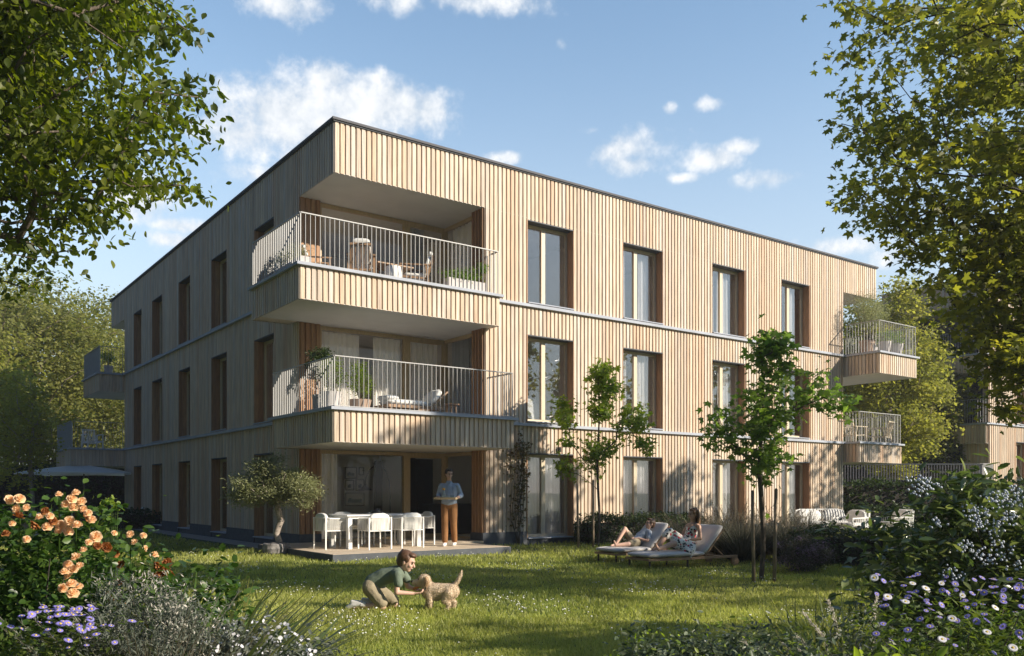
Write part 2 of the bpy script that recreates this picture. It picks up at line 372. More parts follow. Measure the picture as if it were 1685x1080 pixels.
def core(mb, axis, a0, a1, z0, z1, plane, sgn, holes, th=.3, mi=0):
    """wall of thickness th whose outer face lies .042 behind the cladding plane"""
    us = sorted({a0, a1, *[h[0] for h in holes], *[h[1] for h in holes]}); zs = sorted({z0, z1, *[h[2] for h in holes], *[h[3] for h in holes]})
    us = [x for x in us if a0 <= x <= a1]; zs = [x for x in zs if z0 <= x <= z1]
    o_, i_ = plane-sgn*.042, plane-sgn*(.042+th)
    P = (lambda x, d, z: (x, d, z)) if axis == 'u' else (lambda x, d, z: (d, x, z))
    def solid(i, j):
        if not (0 <= i < len(us)-1 and 0 <= j < len(zs)-1): return False
        x, z = (us[i]+us[i+1])/2, (zs[j]+zs[j+1])/2
        return not any(h[0] < x < h[1] and h[2] < z < h[3] for h in holes)
    for i in range(len(us)-1):
        for j in range(len(zs)-1):
            if not solid(i, j): continue
            x0, x1, y0, y1 = us[i], us[i+1], zs[j], zs[j+1]
            for d in (o_, i_): mb.add([P(x0,d,y0),P(x1,d,y0),P(x1,d,y1),P(x0,d,y1)], [(0,1,2,3)], mi)
            if not solid(i-1, j): mb.add([P(x0,o_,y0),P(x0,i_,y0),P(x0,i_,y1),P(x0,o_,y1)], [(0,1,2,3)], mi)
            if not solid(i+1, j): mb.add([P(x1,o_,y0),P(x1,i_,y0),P(x1,i_,y1),P(x1,o_,y1)], [(0,1,2,3)], mi)
            if not solid(i, j-1): mb.add([P(x0,o_,y0),P(x1,o_,y0),P(x1,i_,y0),P(x0,i_,y0)], [(0,1,2,3)], mi)
            if not solid(i, j+1): mb.add([P(x0,o_,y1),P(x1,o_,y1),P(x1,i_,y1),P(x0,i_,y1)], [(0,1,2,3)], mi)
WU = [(5.52,7.17),(9.0,10.68),(12.87,14.5),(16.38,18.0)]
WV = [(3.72,5.22),(7.55,9.05),(11.3,12.7),(14.85,16.3),(17.9,19.2)]
WZ = [(.16,2.45),(3.27,5.6),(6.44,8.66)]
UE, UR, VE, VR = 20.05, 22.21, 20.83, 23.43
LU, LV = 4.11, 2.01                      # loggia corner cut
LFT = [(2.48, ZC1), (5.61, ZC2), (8.71, ZT)]    # soffit, top of slab
PL = .36
# -- right hand facade
hu = [(a, b, z0, z1) for a, b in WU for z0, z1 in WZ]
mb = MB()
for (za, zb) in ((PL, ZC1-.03), (ZC1+.05, ZC2-.03), (ZC2+.05, ZT-.02)):
    cut = 8.71 if za > 6 else 99         # the top storey runs on as roof band over both loggias
    clad(mb, 'u', 0, UR, za, zb, 0, -1, hu+[(0, LU, 0, cut), (UE, UR, 0, cut)])
mb.build('facade_cladding', M['clad'], BL)
mb = MB()
hv = [(a, b, z0, z1) for a, b in WV for z0, z1 in WZ]
for (za, zb) in ((PL, ZC1-.03), (ZC1+.05, ZC2-.03), (ZC2+.05, ZT-.02)):
    cut = 8.71 if za > 6 else 99
    clad(mb, 'v', 0, VR, za, zb, 0, -1, hv+[(0, LV, 0, cut), (VE, VR, 0, cut)])
mb.build('facade_cladding', M['clad'], BL)
mb = MB()
core(mb, 'u', LU+.1, UE-.05, 0.0, 8.70, 0, -1, hu); core(mb, 'v', LV+.1, VE-.05, 0.0, 8.70, 0, -1, hv)
# outer box of the far sides
mb.box(UE-.3, UE-.05, .35, 14, 0, 8.7); mb.box(.35, 14, VE-.3, VE-.05, 0, 8.7); mb.box(14, UE-.3, 13.7, 14, 0, 8.7)
mb.box(13.7, 14, 14, VE-.3, 0, 8.7)
mb.build('wall_core', M['core'], BL)
# roof band core, slab, coping
mb = MB()
mb.box(.05, UR-.05, .05, 14, 8.722, ZT-.03, 0); mb.box(.05, 14, 14, VR-.05, 8.722, ZT-.03, 0)
mb.build('roof_slab', M['core'], BL)
mb = MB()
mb.box(.02, UR-.02, .02, 13.9, 8.708, 8.72, 0, skip=''); mb.box(.02, 13.9, 13.9, VR-.02, 8.708, 8.72, 0)
mb.build('roof_soffit', M['soffit'], BL)
mb = MB()
mb.box(-.06, UR+.06, -.06, .5, ZT, ZT+.055); mb.box(-.06, .5, .5, VR+.06, ZT, ZT+.055); mb.box(UR-.4, UR+.06, .5, 14, ZT, ZT+.055)
mb.build('roof_coping', M['roof_edge'], BL)
mb = MB(); mb.box(-.03, UR+.03, -.03, .45, ZT-.03, ZT-.002); mb.box(-.03, .45, .45, VR+.03, ZT-.03, ZT-.002)
mb.build('coping_dark_strip', M['plinth'], BL)  # solid dark strip right under the roof coping
# string courses
mb = MB()
for z in (ZC1, ZC2):
    mb.box(4.5, UE+.0, -.09, .05, z-.03, z+.045); mb.box(-.09, .05, 2.6, VE+.02, z-.03, z+.045)
mb.build('string_course', M['metal_ledge'], BL)
# plinth: stops at the window openings
mb = MB()
xs = [LU-.0]+[q for w_ in WU for q in w_]+[UE]
for i in range(0, len(xs), 2): mb.box(xs[i], xs[i+1], -.012, .1, 0, PL-.002)
for a, b in WU: mb.box(a, b, .02, .2, 0, .15)
mb.build('plinth', M['plinth'], BL); mb = MB()
xs = [LV-.0]+[q for w_ in WV for q in w_]+[VE]
for i in range(0, len(xs), 2): mb.box(-.012, .1, xs[i], xs[i+1], 0, PL-.002)
for a, b in WV: mb.box(.02, .2, a, b, 0, .15)
mb.build('plinth', M['plinth'], BL)
# floors and partitions inside
mb = MB()
for z0, z1 in ((0, .15), (2.86, 3.15), (6.0, 6.32)):
    mb.box(4.4, UE-.31, .36, 13.6, z0, z1, 0); mb.box(.36, 4.398, 2.4, 13.6, z0, z1, 0)
    mb.box(.36, 13.6, 13.602, VE-.31, z0, z1, 0)
mb.build('floor_slab', M['plaster'], BL)
mb = MB()
for (z0, z1) in ((.152, 2.858), (3.152, 5.998), (6.322, 8.7)):
    mb.box(4.62, 4.75, .36 if z0 > 1 else 5.2, 6.6, z0, z1); mb.box(8.1, 8.2, .36, 4.5, z0, z1); mb.box(11.8, 11.9, .36, 4.5, z0, z1); mb.box(15.4, 15.5, .36, 4.5, z0, z1)
    mb.box(4.76, 19.7, 4.52, 4.6, z0, z1); mb.box(.36, 4.6, 6.6, 6.7, z0, z1)
    for v in (6.2+.52, 10.2, 13.8, 17.0): mb.box(.36, 4.4, v, v+.08, z0, z1)
    mb.box(4.45, 4.55, 6.85, 20.4, z0, z1)
mb.build('interior_partition', M['plaster'], BL)

def curtain_mb(a0, a1, z0, z1, d, axis, amp=.045, wl=.16):
    mb = MB(); n = int((a1-a0)/.02)+1; vs = []; ph = random.random()*6
    for i in range(n+1):
        x = a0+(a1-a0)*i/n; w_ = amp*math.sin(x*2*math.pi/wl+ph)+amp*.4*math.sin(x*2*math.pi/(wl*.43)+ph*2)
        for z in (z0, z1): vs.append((x, d+w_*(1 if z == z0 else .6), z) if axis == 'u' else (d+w_, x, z))
    fs = [(2*i, 2*i+2, 2*i+3, 2*i+1) for i in range(n)]
    mb.add(vs, fs, 0, .5); return mb
def window(parent, axis, a0, a1, z0, z1, depth=.27, curt=(.0, 1.0), split=.46, mats=None, cm='curtain', flip=False):
    """recessed two leaf window: lining boards, pale frame, panes, curtains; axis like clad, facade plane at 0, inwards positive"""
    B = (lambda mb, x0, x1, d0, d1, q0, q1, mi=0, t=None: mb.box(x0, x1, d0, d1, q0, q1, mi, t)) if axis == 'u' else \
        (lambda mb, x0, x1, d0, d1, q0, q1, mi=0, t=None: mb.box(d0, d1, x0, x1, q0, q1, mi, t))
    f = MB(); fw = .075; d0, d1 = depth, depth+.07
    B(f, a0+.03, a1-.03, d0, d1, z0+.03, z0+.03+fw); B(f, a0+.03, a1-.03, d0, d1, z1-.03-fw, z1-.03)
    zz0, zz1 = z0+.03+fw, z1-.03-fw
    B(f, a0+.03, a0+.03+fw, d0, d1, zz0, zz1); B(f, a1-.03-fw, a1-.03, d0, d1, zz0, zz1)
    xm = a0+(a1-a0)*split; B(f, xm-.065, xm+.065, d0-.012, d1, zz0, zz1)
    fr = f.build('window', M['frame_pale'], parent)
    r = MB()
    n = 3
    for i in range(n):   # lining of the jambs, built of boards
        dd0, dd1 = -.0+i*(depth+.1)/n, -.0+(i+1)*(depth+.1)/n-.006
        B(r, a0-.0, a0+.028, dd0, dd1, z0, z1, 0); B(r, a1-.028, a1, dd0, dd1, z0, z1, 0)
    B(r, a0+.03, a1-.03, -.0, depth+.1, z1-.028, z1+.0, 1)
    r.build('lining', [M['clad_brown'], M['plinth']], fr)
    s_ = MB(); B(s_, a0+.03, a1-.03, -.05, depth, z0, z0+.026); s_.build('sill', M['metal_ledge'], fr)
    p = MB()
    for (x0, x1) in ((a0+.03+fw, xm-.066), (xm+.066, a1-.03-fw)): B(p, x0, x1, depth+.03, depth+.038, zz0, zz1)
    p.build('pane', M['glass'], fr)
    W_ = a1-a0
    for (c0, c1) in curt:
        curtain_mb(a0+W_*c0, a0+W_*c1, z0+.02, z1-.02, depth+.2, axis).build('curtain', M[cm], fr)
    return fr
cur = {0: [(.0,.40),(.52,.93)], 1: [(0,.4),(.5,.9)], 2: [(.02,.40),(.55,.9)], 3: [(0,.42),(.55,.92)]}
cur1 = {0: [(.0,.16)], 1: [(0,.36),(.55,.92)], 2: [(.02,.40),(.5,.9)], 3: [(0,.36)]}
cur2 = {0: [(.0,.06)], 1: [(0,.3),(.66,.92)], 2: [(.1,.36),(.5,.8)], 3: [(0,.30),(.52,.84)]}
for i, (a, b) in enumerate(WU):
    for k, (z0, z1) in enumerate(WZ): window(BL, 'u', a, b, z0, z1, curt=(cur, cur1, cur2)[k][i])
for i, (a, b) in enumerate(WV):
    for k, (z0, z1) in enumerate(WZ): window(BL, 'v', a, b, z0, z1, depth=.27, curt=[(.0,.3)] if (i+k) % 2 else [(.7,1)], cm='curtain_grey')

# -- loggia returns, glazing, ceilings
GV = 2.12; GU = 4.26
for k in range(3):
    zf = (.155, ZC1-.02, ZC2-.02)[k]; zc = LFT[k][0]
    zb = zf if k else PL
    mb = MB()
    clad(mb, 'u', .0, .56, zb, zc, LV, -1, pitch=.14); clad(mb, 'v', LV+.04, GV+.3, zb, zc, .56, 1, pitch=.14)
    mb.box(.045, .515, LV+.045, GV+.28, zb, zc-.002, 1, 0); mb.build('loggia_return', [M['clad_brown'], M['core']], BL); mb = MB()
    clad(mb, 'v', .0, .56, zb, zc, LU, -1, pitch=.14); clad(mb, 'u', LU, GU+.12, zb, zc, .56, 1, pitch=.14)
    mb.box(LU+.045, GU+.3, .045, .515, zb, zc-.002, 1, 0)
    mb.build('loggia_return', [M['clad_brown'] if k else M['clad_brown'], M['core']], BL)
    if k == 0:
        p = MB(); p.box(-.015, .575, LV-.015, GV-.02, 0, PL-.004); p.build('plinth', M['plinth'], BL); p = MB(); p.box(LU-.015, GU-.02, -.015, .575, 0, PL-.004); p.build('plinth', M['plinth'], BL)
    f = MB(); fw = .09; zt = zc-.01
    def FB(x0, x1, y0, y1, q0, q1): f.box(x0, x1, y0, y1, q0, q1)
    FB(.57, GU+.1, GV, GV+.08, zt-fw, zt); FB(.57, GU+.1, GV, GV+.08, zf, zf+.06)
    FB(GU, GU+.08, .58, GV-.002, zt-fw, zt); FB(GU, GU+.08, .58, GV-.002, zf, zf+.06)
    z0, z1 = zf+.06, zt-fw
    FB(.57, .63, GV, GV+.08, z0, z1); FB(2.98, 3.13, GV-.01, GV+.08, z0, z1); FB(GU-.03, GU+.1, GV-.02, GV+.08, z0, z1); FB(GU, GU+.08, .58, .65, z0, z1)
    fr = f.build('window', M['oak'], BL)
    p = MB(); p.box(.63, 2.98, GV+.035, GV+.045, z0, z1); p.box(3.13, GU-.03, GV+.035, GV+.045, z0, z1); p.box(GU+.035, GU+.045, .65, GV-.02, z0, z1)
    p.build('pane', M['glass_clear'], fr)
    lf = MB()  # opening leaf frame
    for x0, x1 in ((3.13, GU-.03),):
        lf.box(x0, x0+.05, GV-.006, GV+.03, z0, z1); lf.box(x1-.05, x1, GV-.006, GV+.03, z0, z1)
        lf.box(x0+.05, x1-.05, GV-.006, GV+.03, z1-.05, z1); lf.box(x0+.05, x1-.05, GV-.006, GV+.03, z0, z0+.05)
    lf.build('leaf_frame', M['oak'], fr)
    if k == 1:
        for c in ((.65, 1.75), (2.15, 2.95), (3.2, 4.1)): curtain_mb(*c, zf+.02, zc-.12, GV+.15, 'u', .05, .17).build('curtain', M['curtain'], fr)
        curtain_mb(1.2, 2.0, zf+.02, zc-.06, GU+.2, 'v', .05, .17).build('curtain', M['curtain_grey'], fr)
    if k == 2:
        curtain_mb(.7, 1.95, zf+.02, zc-.06, GU+.2, 'v', .05, .17).build('curtain', M['curtain'], fr)
        curtain_mb(3.2, 3.7, zf+.02, zc-.12, GV+.15, 'u', .05, .17).build('curtain', M['curtain_grey'], fr)
    if k == 0:
        curtain_mb(.62, 1.15, zf+.02, zc-.03, GV+.25, 'u', .05, .15).build('curtain', M['curtain'], fr)

def balcony(parent, u0, u1, v0, v1, zs, zt, faces, rails, screens=()):
    """slab from zs to zt, faces: which sides are clad; rails: list of polylines"""
    s = MB(); e = .045
    s.box(u0+e, u1-e, v0+e, v1-.0, zs+.012, zt-.05); sl = s.build('balcony', M['core'], parent)
    s = MB(); s.box(u0+.01, u1-.01, v0+.01, v1, zs, zs+.01); s.build('soffit', M['soffit'], sl)
    c = MB()
    for fc in faces:
        if fc == 's': clad(c, 'u', u0, u1, zs, zt-.04, v0, -1)
        if fc == 'w': clad(c, 'v', v0, v1, zs, zt-.04, u0, -1)
        if fc == 'e': clad(c, 'v', v0, v1, zs, zt-.04, u1, 1)
    c.build('cladding', M['clad'], sl)
    c = MB(); c.box(u0-.08, u1+.08, v0-.08, v1, zt-.038, zt+.025); c.build('coping', M['metal_ledge'], sl)
    for pl in rails:
        r = MB(); hz = zt+1.12
        for (p, q) in zip(pl[:-1], pl[1:]):
            p = Vector((*p, 0)); q = Vector((*q, 0)); d = q-p; n = max(2, round(d.length/.115))
            r.bar(p+Vector((0, 0, hz)), q+Vector((0, 0, hz)), .045, .022); r.bar(p+Vector((0, 0, zt+.05)), q+Vector((0, 0, zt+.05)), .03, .015)
            dn = d.normalized(); sd_ = Vector((-dn.y, dn.x, 0))
            for i in range(n+1):
                c_ = p+d*(i/n); wdt = .0075 if 0 < i < n else .018
                r.obox(c_+Vector((0, 0, (zt+.04+hz)/2)), dn*wdt*.6, sd_*.010, Vector((0, 0, (hz-zt-.05)/2)))
        r.build('railing', M['rail'], sl)
    return sl
balcony(BL, -1.02, 4.32, -.45, 1.99, 5.61, 6.36+.02, 'swe', [[(-.98, 2.55), (-.98, -.41), (4.28, -.41), (4.28, -.06)]])
x = MB(); x.box(-.975, -.05, 1.99, 2.5, 5.62, 6.33); clad(x, 'v', 1.99, 2.55, 5.61, 6.34, -1.02, -1); clad(x, 'u', -1.02, -.05, 5.61, 6.34, 2.55, 1); x.build('balcony', M['clad'], BL)
x = MB(); x.box(-1.1, -.05, 1.992, 2.62, 6.342, 6.405); x.box(.6, 4.2, 1.99, 2.11, 6.3, 6.34); x.build('coping', M['metal_ledge'], BL)
balcony(BL, -.56, 4.24, -1.18, 1.99, 2.48, 3.21, 'swe', [[(-.52, 2.4), (-.52, -1.14), (4.2, -1.14), (4.2, -.06)]])
x = MB(); x.box(-.515, -.05, 1.99, 2.35, 2.49, 3.16); clad(x, 'v', 1.99, 2.4, 2.48, 3.17, -.56, -1); clad(x, 'u', -.56, -.05, 2.48, 3.17, 2.4, 1); x.build('balcony', M['clad'], BL)
x = MB(); x.box(-.64, -.05, 1.992, 2.48, 3.172, 3.235); x.build('coping', M['metal_ledge'], BL)
# right end balconies
balcony(BL, UE+.02, 22.55, -1.4, 2.5, 5.61, 6.36, 'swe', [[(UE+.06, -.1), (UE+.06, -1.36), (22.51, -1.36), (22.51, 2.5)]])
balcony(BL, UE+.02, 22.9, -.62, 2.5, 2.48, 3.19, 'swe', [[(UE+.06, -.1), (UE+.06, -.58), (22.86, -.58), (22.86, 2.5)]])
x = MB(); clad(x, 'v', .0, 14, PL, 8.7, UE-.0, 1); x.build('facade_cladding', M['clad'], BL)
# far left balconies
def rails_left(p, v1): return [[(-.06, VE+.06), (-p+.04, VE+.06), (-p+.04, v1)]]
balcony(BL, -1.0, 1, VE+.02, 24.2, 5.61, 6.36, 'sw', rails_left(1.0, 24.2))
balcony(BL, -2.05, 1, VE+.02, 24.4, 2.48, 3.19, 'sw', rails_left(2.05, 24.4))
# mesh privacy panels behind the railings at the far left
M['mesh_panel'] = mat('mesh_panel', (.8,.81,.84), rough=.6, ns=40, namt=.2)
x = MB(); x.box(-.93, -.92, VE+.1, 24.1, 6.4, 7.42); x.build('privacy_panel', M['mesh_panel'], BL); x = MB(); x.box(-1.98, -1.97, VE+.1, 24.3, 3.24, 4.25); x.build('privacy_panel', M['mesh_panel'], BL)
x = MB(); clad(x, 'u', 0, 14, PL, 8.7, VE, 1); x.build('facade_cladding', M['clad'], BL)
# chimney-free roof; terrace deck in front of the ground floor loggia
tr = empty('terrace_deck', W(0, 0, 0), A0, 'pale board terrace deck with dark edge, in front of the ground floor corner loggia', 'deck')
x = MB(); n = 32; d0, d1 = -2.2, 2.1
for i in range(n):
    a = d0+(d1-d0)*i/n; b = d0+(d1-d0)*(i+1)/n-.006
    u1_ = 3.35 if b < -.03 else (LU-.02 if b < .56 else GU-.02)
    x.box(-1.03 if b < LV-.02 else .58, u1_, a, b, .115, .155)
x.build('boards', M['deck'], tr)
x = MB(); x.box(-1.0, 3.32, -2.17, -.02, 0, .112); x.box(-1.0, LU-.03, -.018, 1.97, 0, .112); x.build('base', M['plinth'], tr)
x = MB(); x.box(-1.05, 3.37, -2.225, -2.203, .0, .15); x.box(-1.055, -1.033, -2.2, 2.0, .0, .15); x.box(3.352, 3.374, -2.2, -.02, 0, .15)
x.build('edge_trim', M['plinth'], tr)
# ================================================================== foliage tools
rng = np.random.default_rng(7)
# leaf outlines: x across, y along, z lift ; faces share a fold on the midrib
def T_diamond(w=.5): return np.array([(0,0,0),(w/2,.5,.06),(0,1,0),(-w/2,.5,.06)]), np.array([(0,1,2,3)])
def T_oval(w=.55):
    v = np.array([(0,0,0),(w*.36,.22,.05),(w*.5,.5,.07),(w*.3,.8,.05),(0,1,-.04),(-w*.3,.8,.05),(-w*.5,.5,.07),(-w*.36,.22,.05),(0,.5,0)])
    f = np.array([(0,1,2,8),(8,2,3,4),(8,4,5,6),(0,8,6,7)]); return v, f
def T_maple():
    out = []
    for a, r in ((-90,.12),(-50,.32),(-22,.62),(-2,.36),(18,.66),(38,.95),(60,.5),(90,1.0),(120,.5),(142,.95),(162,.66),(182,.36),(202,.62),(230,.32)):
        out.append((r*.62*math.cos(R(a)), .42+r*.6*math.sin(R(a)), -.16*r*abs(math.cos(R(a)))))
    v = np.array(out); return v, np.array([tuple(range(len(out)))])
def T_lobed():   # cheap three lobed leaf, two quads + tip
    v = np.array([(0,0,0),(.45,.3,-.06),(.2,.5,.02),(.33,.78,-.05),(0,1,-.08),(-.33,.78,-.05),(-.2,.5,.02),(-.45,.3,-.06)])
    return v, np.array([(0,1,2,6),(0,0,6,7)])[:1] if False else np.array([tuple(range(8))])
def T_blade(w=.06, seg=4, bend=.5):
    v = []; f = []
    for i in range(seg+1):
        t = i/seg; ww = w*(1-t)**.7*.5*(1 if i else .7)
        v += [(ww, t*(1-.15*bend*t), -bend*t*t*.6), (-ww, t*(1-.15*bend*t), -bend*t*t*.6)]
    for i in range(seg): f.append((2*i, 2*i+2, 2*i+3, 2*i+1))
    return np.array(v), np.array(f)
def frames(up):
    """orthonormal frames whose y axis is 'up' (n,3), x random around it"""
    y = up/np.linalg.norm(up, axis=1, keepdims=True); r = rng.normal(size=y.shape)
    x = np.cross(y, r); x /= np.linalg.norm(x, axis=1, keepdims=True)+1e-9; z = np.cross(x, y); return x, y, z
def leaves(P, size, T, mats, name='crown', parent=None, mode='leaf', up=None, tint=None, jitter=.35, mi=None, droop=.3):
    """place one template per point; mode leaf: blade lies roughly flat, direction random"""
    n = len(P); V, F = T; s = size*(1+jitter*rng.uniform(-1, 1, n))
    if up is None:
        d = rng.normal(size=(n, 3)); d[:, 2] = d[:, 2]*.55-droop
    else: d = up+rng.normal(size=(n, 3))*.12
    x, y, z = frames(d)
    if up is None:   # turn so the face looks up more often than down
        zz = np.array([0, 0, 1.0])+rng.normal(size=(n, 3))*.55; z = zz-y*np.sum(zz*y, 1, keepdims=True); z /= np.linalg.norm(z, axis=1, keepdims=True)+1e-9
        x = np.cross(y, z)
    C = (V[None, :, 0, None]*x[:, None]+V[None, :, 1, None]*y[:, None]+V[None, :, 2, None]*z[:, None])*s[:, None, None]+P[:, None]
    k = len(V); FF = (F[None]+np.arange(n)[:, None, None]*k).reshape(-1, F.shape[1])
    if tint is None: tint = rng.random(n)
    tt = np.repeat(tint, len(F)); m2 = None if mi is None else np.repeat(mi, len(F))
    return np_mesh(name, C.reshape(-1, 3), FF, tt, mats, parent, mi=m2)
def blob_pts(n, c, r, shell=.0, clump=0, ck=.25):
    """points through an ellipsoid, optionally gathered in clumps"""
    d = rng.normal(size=(n, 3)); d /= np.linalg.norm(d, axis=1, keepdims=True)
    rad = rng.random(n)**(1/3)*(1-shell)+shell*rng.uniform(.85, 1.05, n)
    p = d*rad[:, None]
    if clump:
        cd_ = rng.normal(size=(clump, 3)); cd_ /= np.linalg.norm(cd_, axis=1, keepdims=True); cp = cd_*rng.uniform(.45, 1, (clump, 1))
        k = rng.integers(0, clump, n); p = cp[k]+rng.normal(size=(n, 3))*ck
    return np.array(c)+p*np.array(r)
def grow(trunk, attr, r_tip=.008, power=.47, bend=.18, seg=.35, rise=.3):
    """trunk: list of points; attr (n,3) branch ends. Returns node positions, parents, radii"""
    pos = []; par = []
    for i, p in enumerate(trunk):
        pos.append(np.array(p, float)); par.append(i-1)
    nt_ = len(pos)
    base = np.array(trunk)
    dist = np.array([np.min(np.linalg.norm(base-a, axis=1)) for a in attr]); order = np.argsort(dist)
    ends = []
    P = np.zeros((len(pos)+len(attr)*14, 3)); P[:len(pos)] = pos; n = len(pos); dep = list(np.zeros(n))
    D = np.zeros(len(P))
    for k in order:
        a = attr[k]; dv = P[:n]-a; ds = np.linalg.norm(dv, axis=1)
        pen = ds+.9*np.maximum(0, P[:n, 2]+rise*np.linalg.norm(dv[:, :2], axis=1)-a[2])+.10*D[:n]
        pen[:max(1, nt_//4)] += 3
        j = int(np.argmin(pen)); L_ = ds[j]; m = max(1, min(12, int(L_/seg)))
        s0 = P[j].copy(); q = (a-s0); side = rng.normal(size=3)*bend*L_*.5; side[2] += bend*L_*.5
        prev = j
        for i in range(1, m+1):
            t = i/m; p = s0+q*t+side*math.sin(math.pi*t)*(1-t*.4)*.6+(rng.normal(size=3)*.03*L_ if i < m else 0)
            if n >= len(P): P = np.vstack([P, np.zeros((500, 3))]); D = np.concatenate([D, np.zeros(500)])
            P[n] = p; D[n] = D[prev]+L_/m; par.append(prev); prev = n; n += 1
        ends.append(n-1)
    P = P[:n]; cnt = np.zeros(n)
    for e in ends: cnt[e] += 1
    for i in range(n-1, nt_-1, -1): cnt[par[i]] += cnt[i]
    for i in range(nt_-1, 0, -1): cnt[i-1] = max(cnt[i-1], cnt[i]) if False else cnt[i-1]+cnt[i]
    rad = r_tip*np.maximum(cnt, 1)**power
    return P, par, rad, ends
def wood(P, par, rad, name, m, parent, n=5, minr=0, taper=True):
    k = len(P); kids = [i for i in range(k) if par[i] >= 0 and rad[i] >= minr]
    A = P[[par[i] for i in kids]]; B = P[kids]; ra = np.minimum(rad[[par[i] for i in kids]], rad[kids]*1.35); rb = rad[kids]
    d = B-A; ln = np.linalg.norm(d, axis=1, keepdims=True)+1e-9; d = d/ln
    ref = np.where(np.abs(d[:, [2]]) > .8, np.array([[1., .13, 0]]), np.array([[0, 0, 1.]])); a = np.cross(d, ref); a /= np.linalg.norm(a, axis=1, keepdims=True); b = np.cross(d, a)
    q = np.arange(n)*2*math.pi/n; cs = np.cos(q); sn = np.sin(q)
    ring = a[:, None]*cs[None, :, None]+b[:, None]*sn[None, :, None]
    V = np.concatenate([A[:, None]+ring*ra[:, None, None]-d[:, None]*rb[:, None, None]*.3, B[:, None]+ring*rb[:, None, None]+d[:, None]*rb[:, None, None]*.3], 1)
    f = np.array([(j, (j+1) % n, n+(j+1) % n, n+j) for j in range(n)])
    F = (f[None]+np.arange(len(kids))[:, None, None]*2*n).reshape(-1, 4)
    return np_mesh(name, V.reshape(-1, 3), F, np.full(len(F), .5), m, parent, smooth=True)
def tree(name, label, cat, loc, trunk, attr, T, lsize, per, leafmat, barkmat, spread=.35, r_tip=.008, power=.47, group=None, bend=.2, droop=.3, back=2, tintfn=None, minr=0, seg=.35, jitter=.35, rise=.3, spz=.6, tocc=None):
    root = empty(name, loc, 0, label, cat, group); lv = np.array(loc)
    tr_ = [np.array(p)-lv for p in trunk]; at_ = attr-lv
    P, par, rad, ends = grow(tr_, at_, r_tip, power, bend, seg, rise)
    wood(P, par, rad, 'trunk', barkmat, root, minr=minr)
    src = []
    for e in ends:
        c = [e]
        for _ in range(back): c.append(par[c[-1]]) if par[c[-1]] > 0 else None
        src.append([x for x in c if x is not None])
    n = len(ends)*per; ei = rng.integers(0, len(ends), n)
    pick = np.array([src[i][min(int(abs(rng.normal())*1.1), len(src[i])-1)] for i in ei])
    off = rng.normal(size=(n, 3))*spread; off[:, 2] *= spz
    Pt = P[pick]+off
    cl = rng.random(len(ends)); tint = np.clip(cl[ei]*.5+rng.random(n)*.5, 0, 1)
    leaves(Pt, lsize, T, leafmat, 'crown', root, tint=tint, jitter=jitter, droop=droop)
    return root
def ell(n, c, r, rmin=.55):
    d = rng.normal(size=(n, 3)); d /= np.linalg.norm(d, axis=1, keepdims=True); return np.array(c)+d*rng.uniform(rmin, 1, (n, 1))**.7*np.array(r)
def proj(P): return 842.5+P[:, 0]/P[:, 1]*1421, 809-(P[:, 2]-CH)/P[:, 1]*1421

# ------------------------------------------------------------------ big trees whose branches hang into view
def left_edge(y): return np.interp(y, [-400,0,20,60,100,150,200,250,300,330,345,400,440,480,520], [330,262,300,338,362,352,338,322,335,300,205,165,120,60,-60])
A_ = np.concatenate([ell(1500, (-5.6, 8.4, 6.6), (3.4, 2.6, 3.4), .1)])
x_, y_ = proj(A_); A_ = A_[(x_ < left_edge(y_)-12) & (y_ < 505) & (A_[:, 2] > 3.1)]
x_, y_ = proj(A_); keep = (x_ > -400) & (rng.random(len(A_)) < np.where(x_ > -60, .98, .3)); A_ = A_[keep]
tree('overhanging_beech', 'broadleaf tree at left edge with oval leaves, its branches hanging into the sky', 'tree', (-8.2, 9.0, 0),
     [(-8.2,9,0),(-8.15,9,1.2),(-8.05,8.95,2.4),(-7.9,8.9,3.6),(-7.7,8.9,4.8),(-7.4,8.8,6),(-7.2,8.7,7.2),(-7,8.7,8.6)], A_, T_oval(.58), .084, 62, M['lf_beech'], M['bark'], spread=.15, r_tip=.006, power=.5, back=3, droop=.9, seg=.22, bend=.16, rise=-.1)
def right_edge(y): return np.interp(y, [-300,0,60,130,165,190,230,300,370,400,430,500,560,640,700,730], [1360,1352,1350,1385,1400,1350,1415,1385,1378,1440,1500,1512,1562,1572,1632,1760])
A_ = ell(6500, (8.9, 10.6, 5.8), (5.5, 2.3, 4.6), .1)
A_ = np.concatenate([A_, ell(900, (7.4, 10.5, 4.1), (2.1, 1.6, 2.0), .1)])
x_, y_ = proj(A_); A_ = A_[(x_ > right_edge(y_)+12) & (A_[:, 2] > 1.9) & (A_[:, 2] < 8.0)]
x_, y_ = proj(A_); A_ = A_[rng.random(len(A_)) < np.where(x_ < 1760, .36, .04)]
tree('overhanging_maple', 'large maple at right edge with lobed leaves, its boughs hanging before the neighbouring building', 'tree', (10.2, 11, 0),
     [(10.2,11,0),(10.15,11,1.0),(10.0,11,2.0),(9.9,10.9,3.0),(9.75,10.9,4),(9.6,10.8,5),(9.45,10.7,6),(9.4,10.6,7.2)], A_, T_maple(), .12, 40, M['lf_maple'], M['bark_dark'], spread=.17, r_tip=.005, power=.5, back=2, droop=.5, seg=.25, rise=-.1, spz=.5)
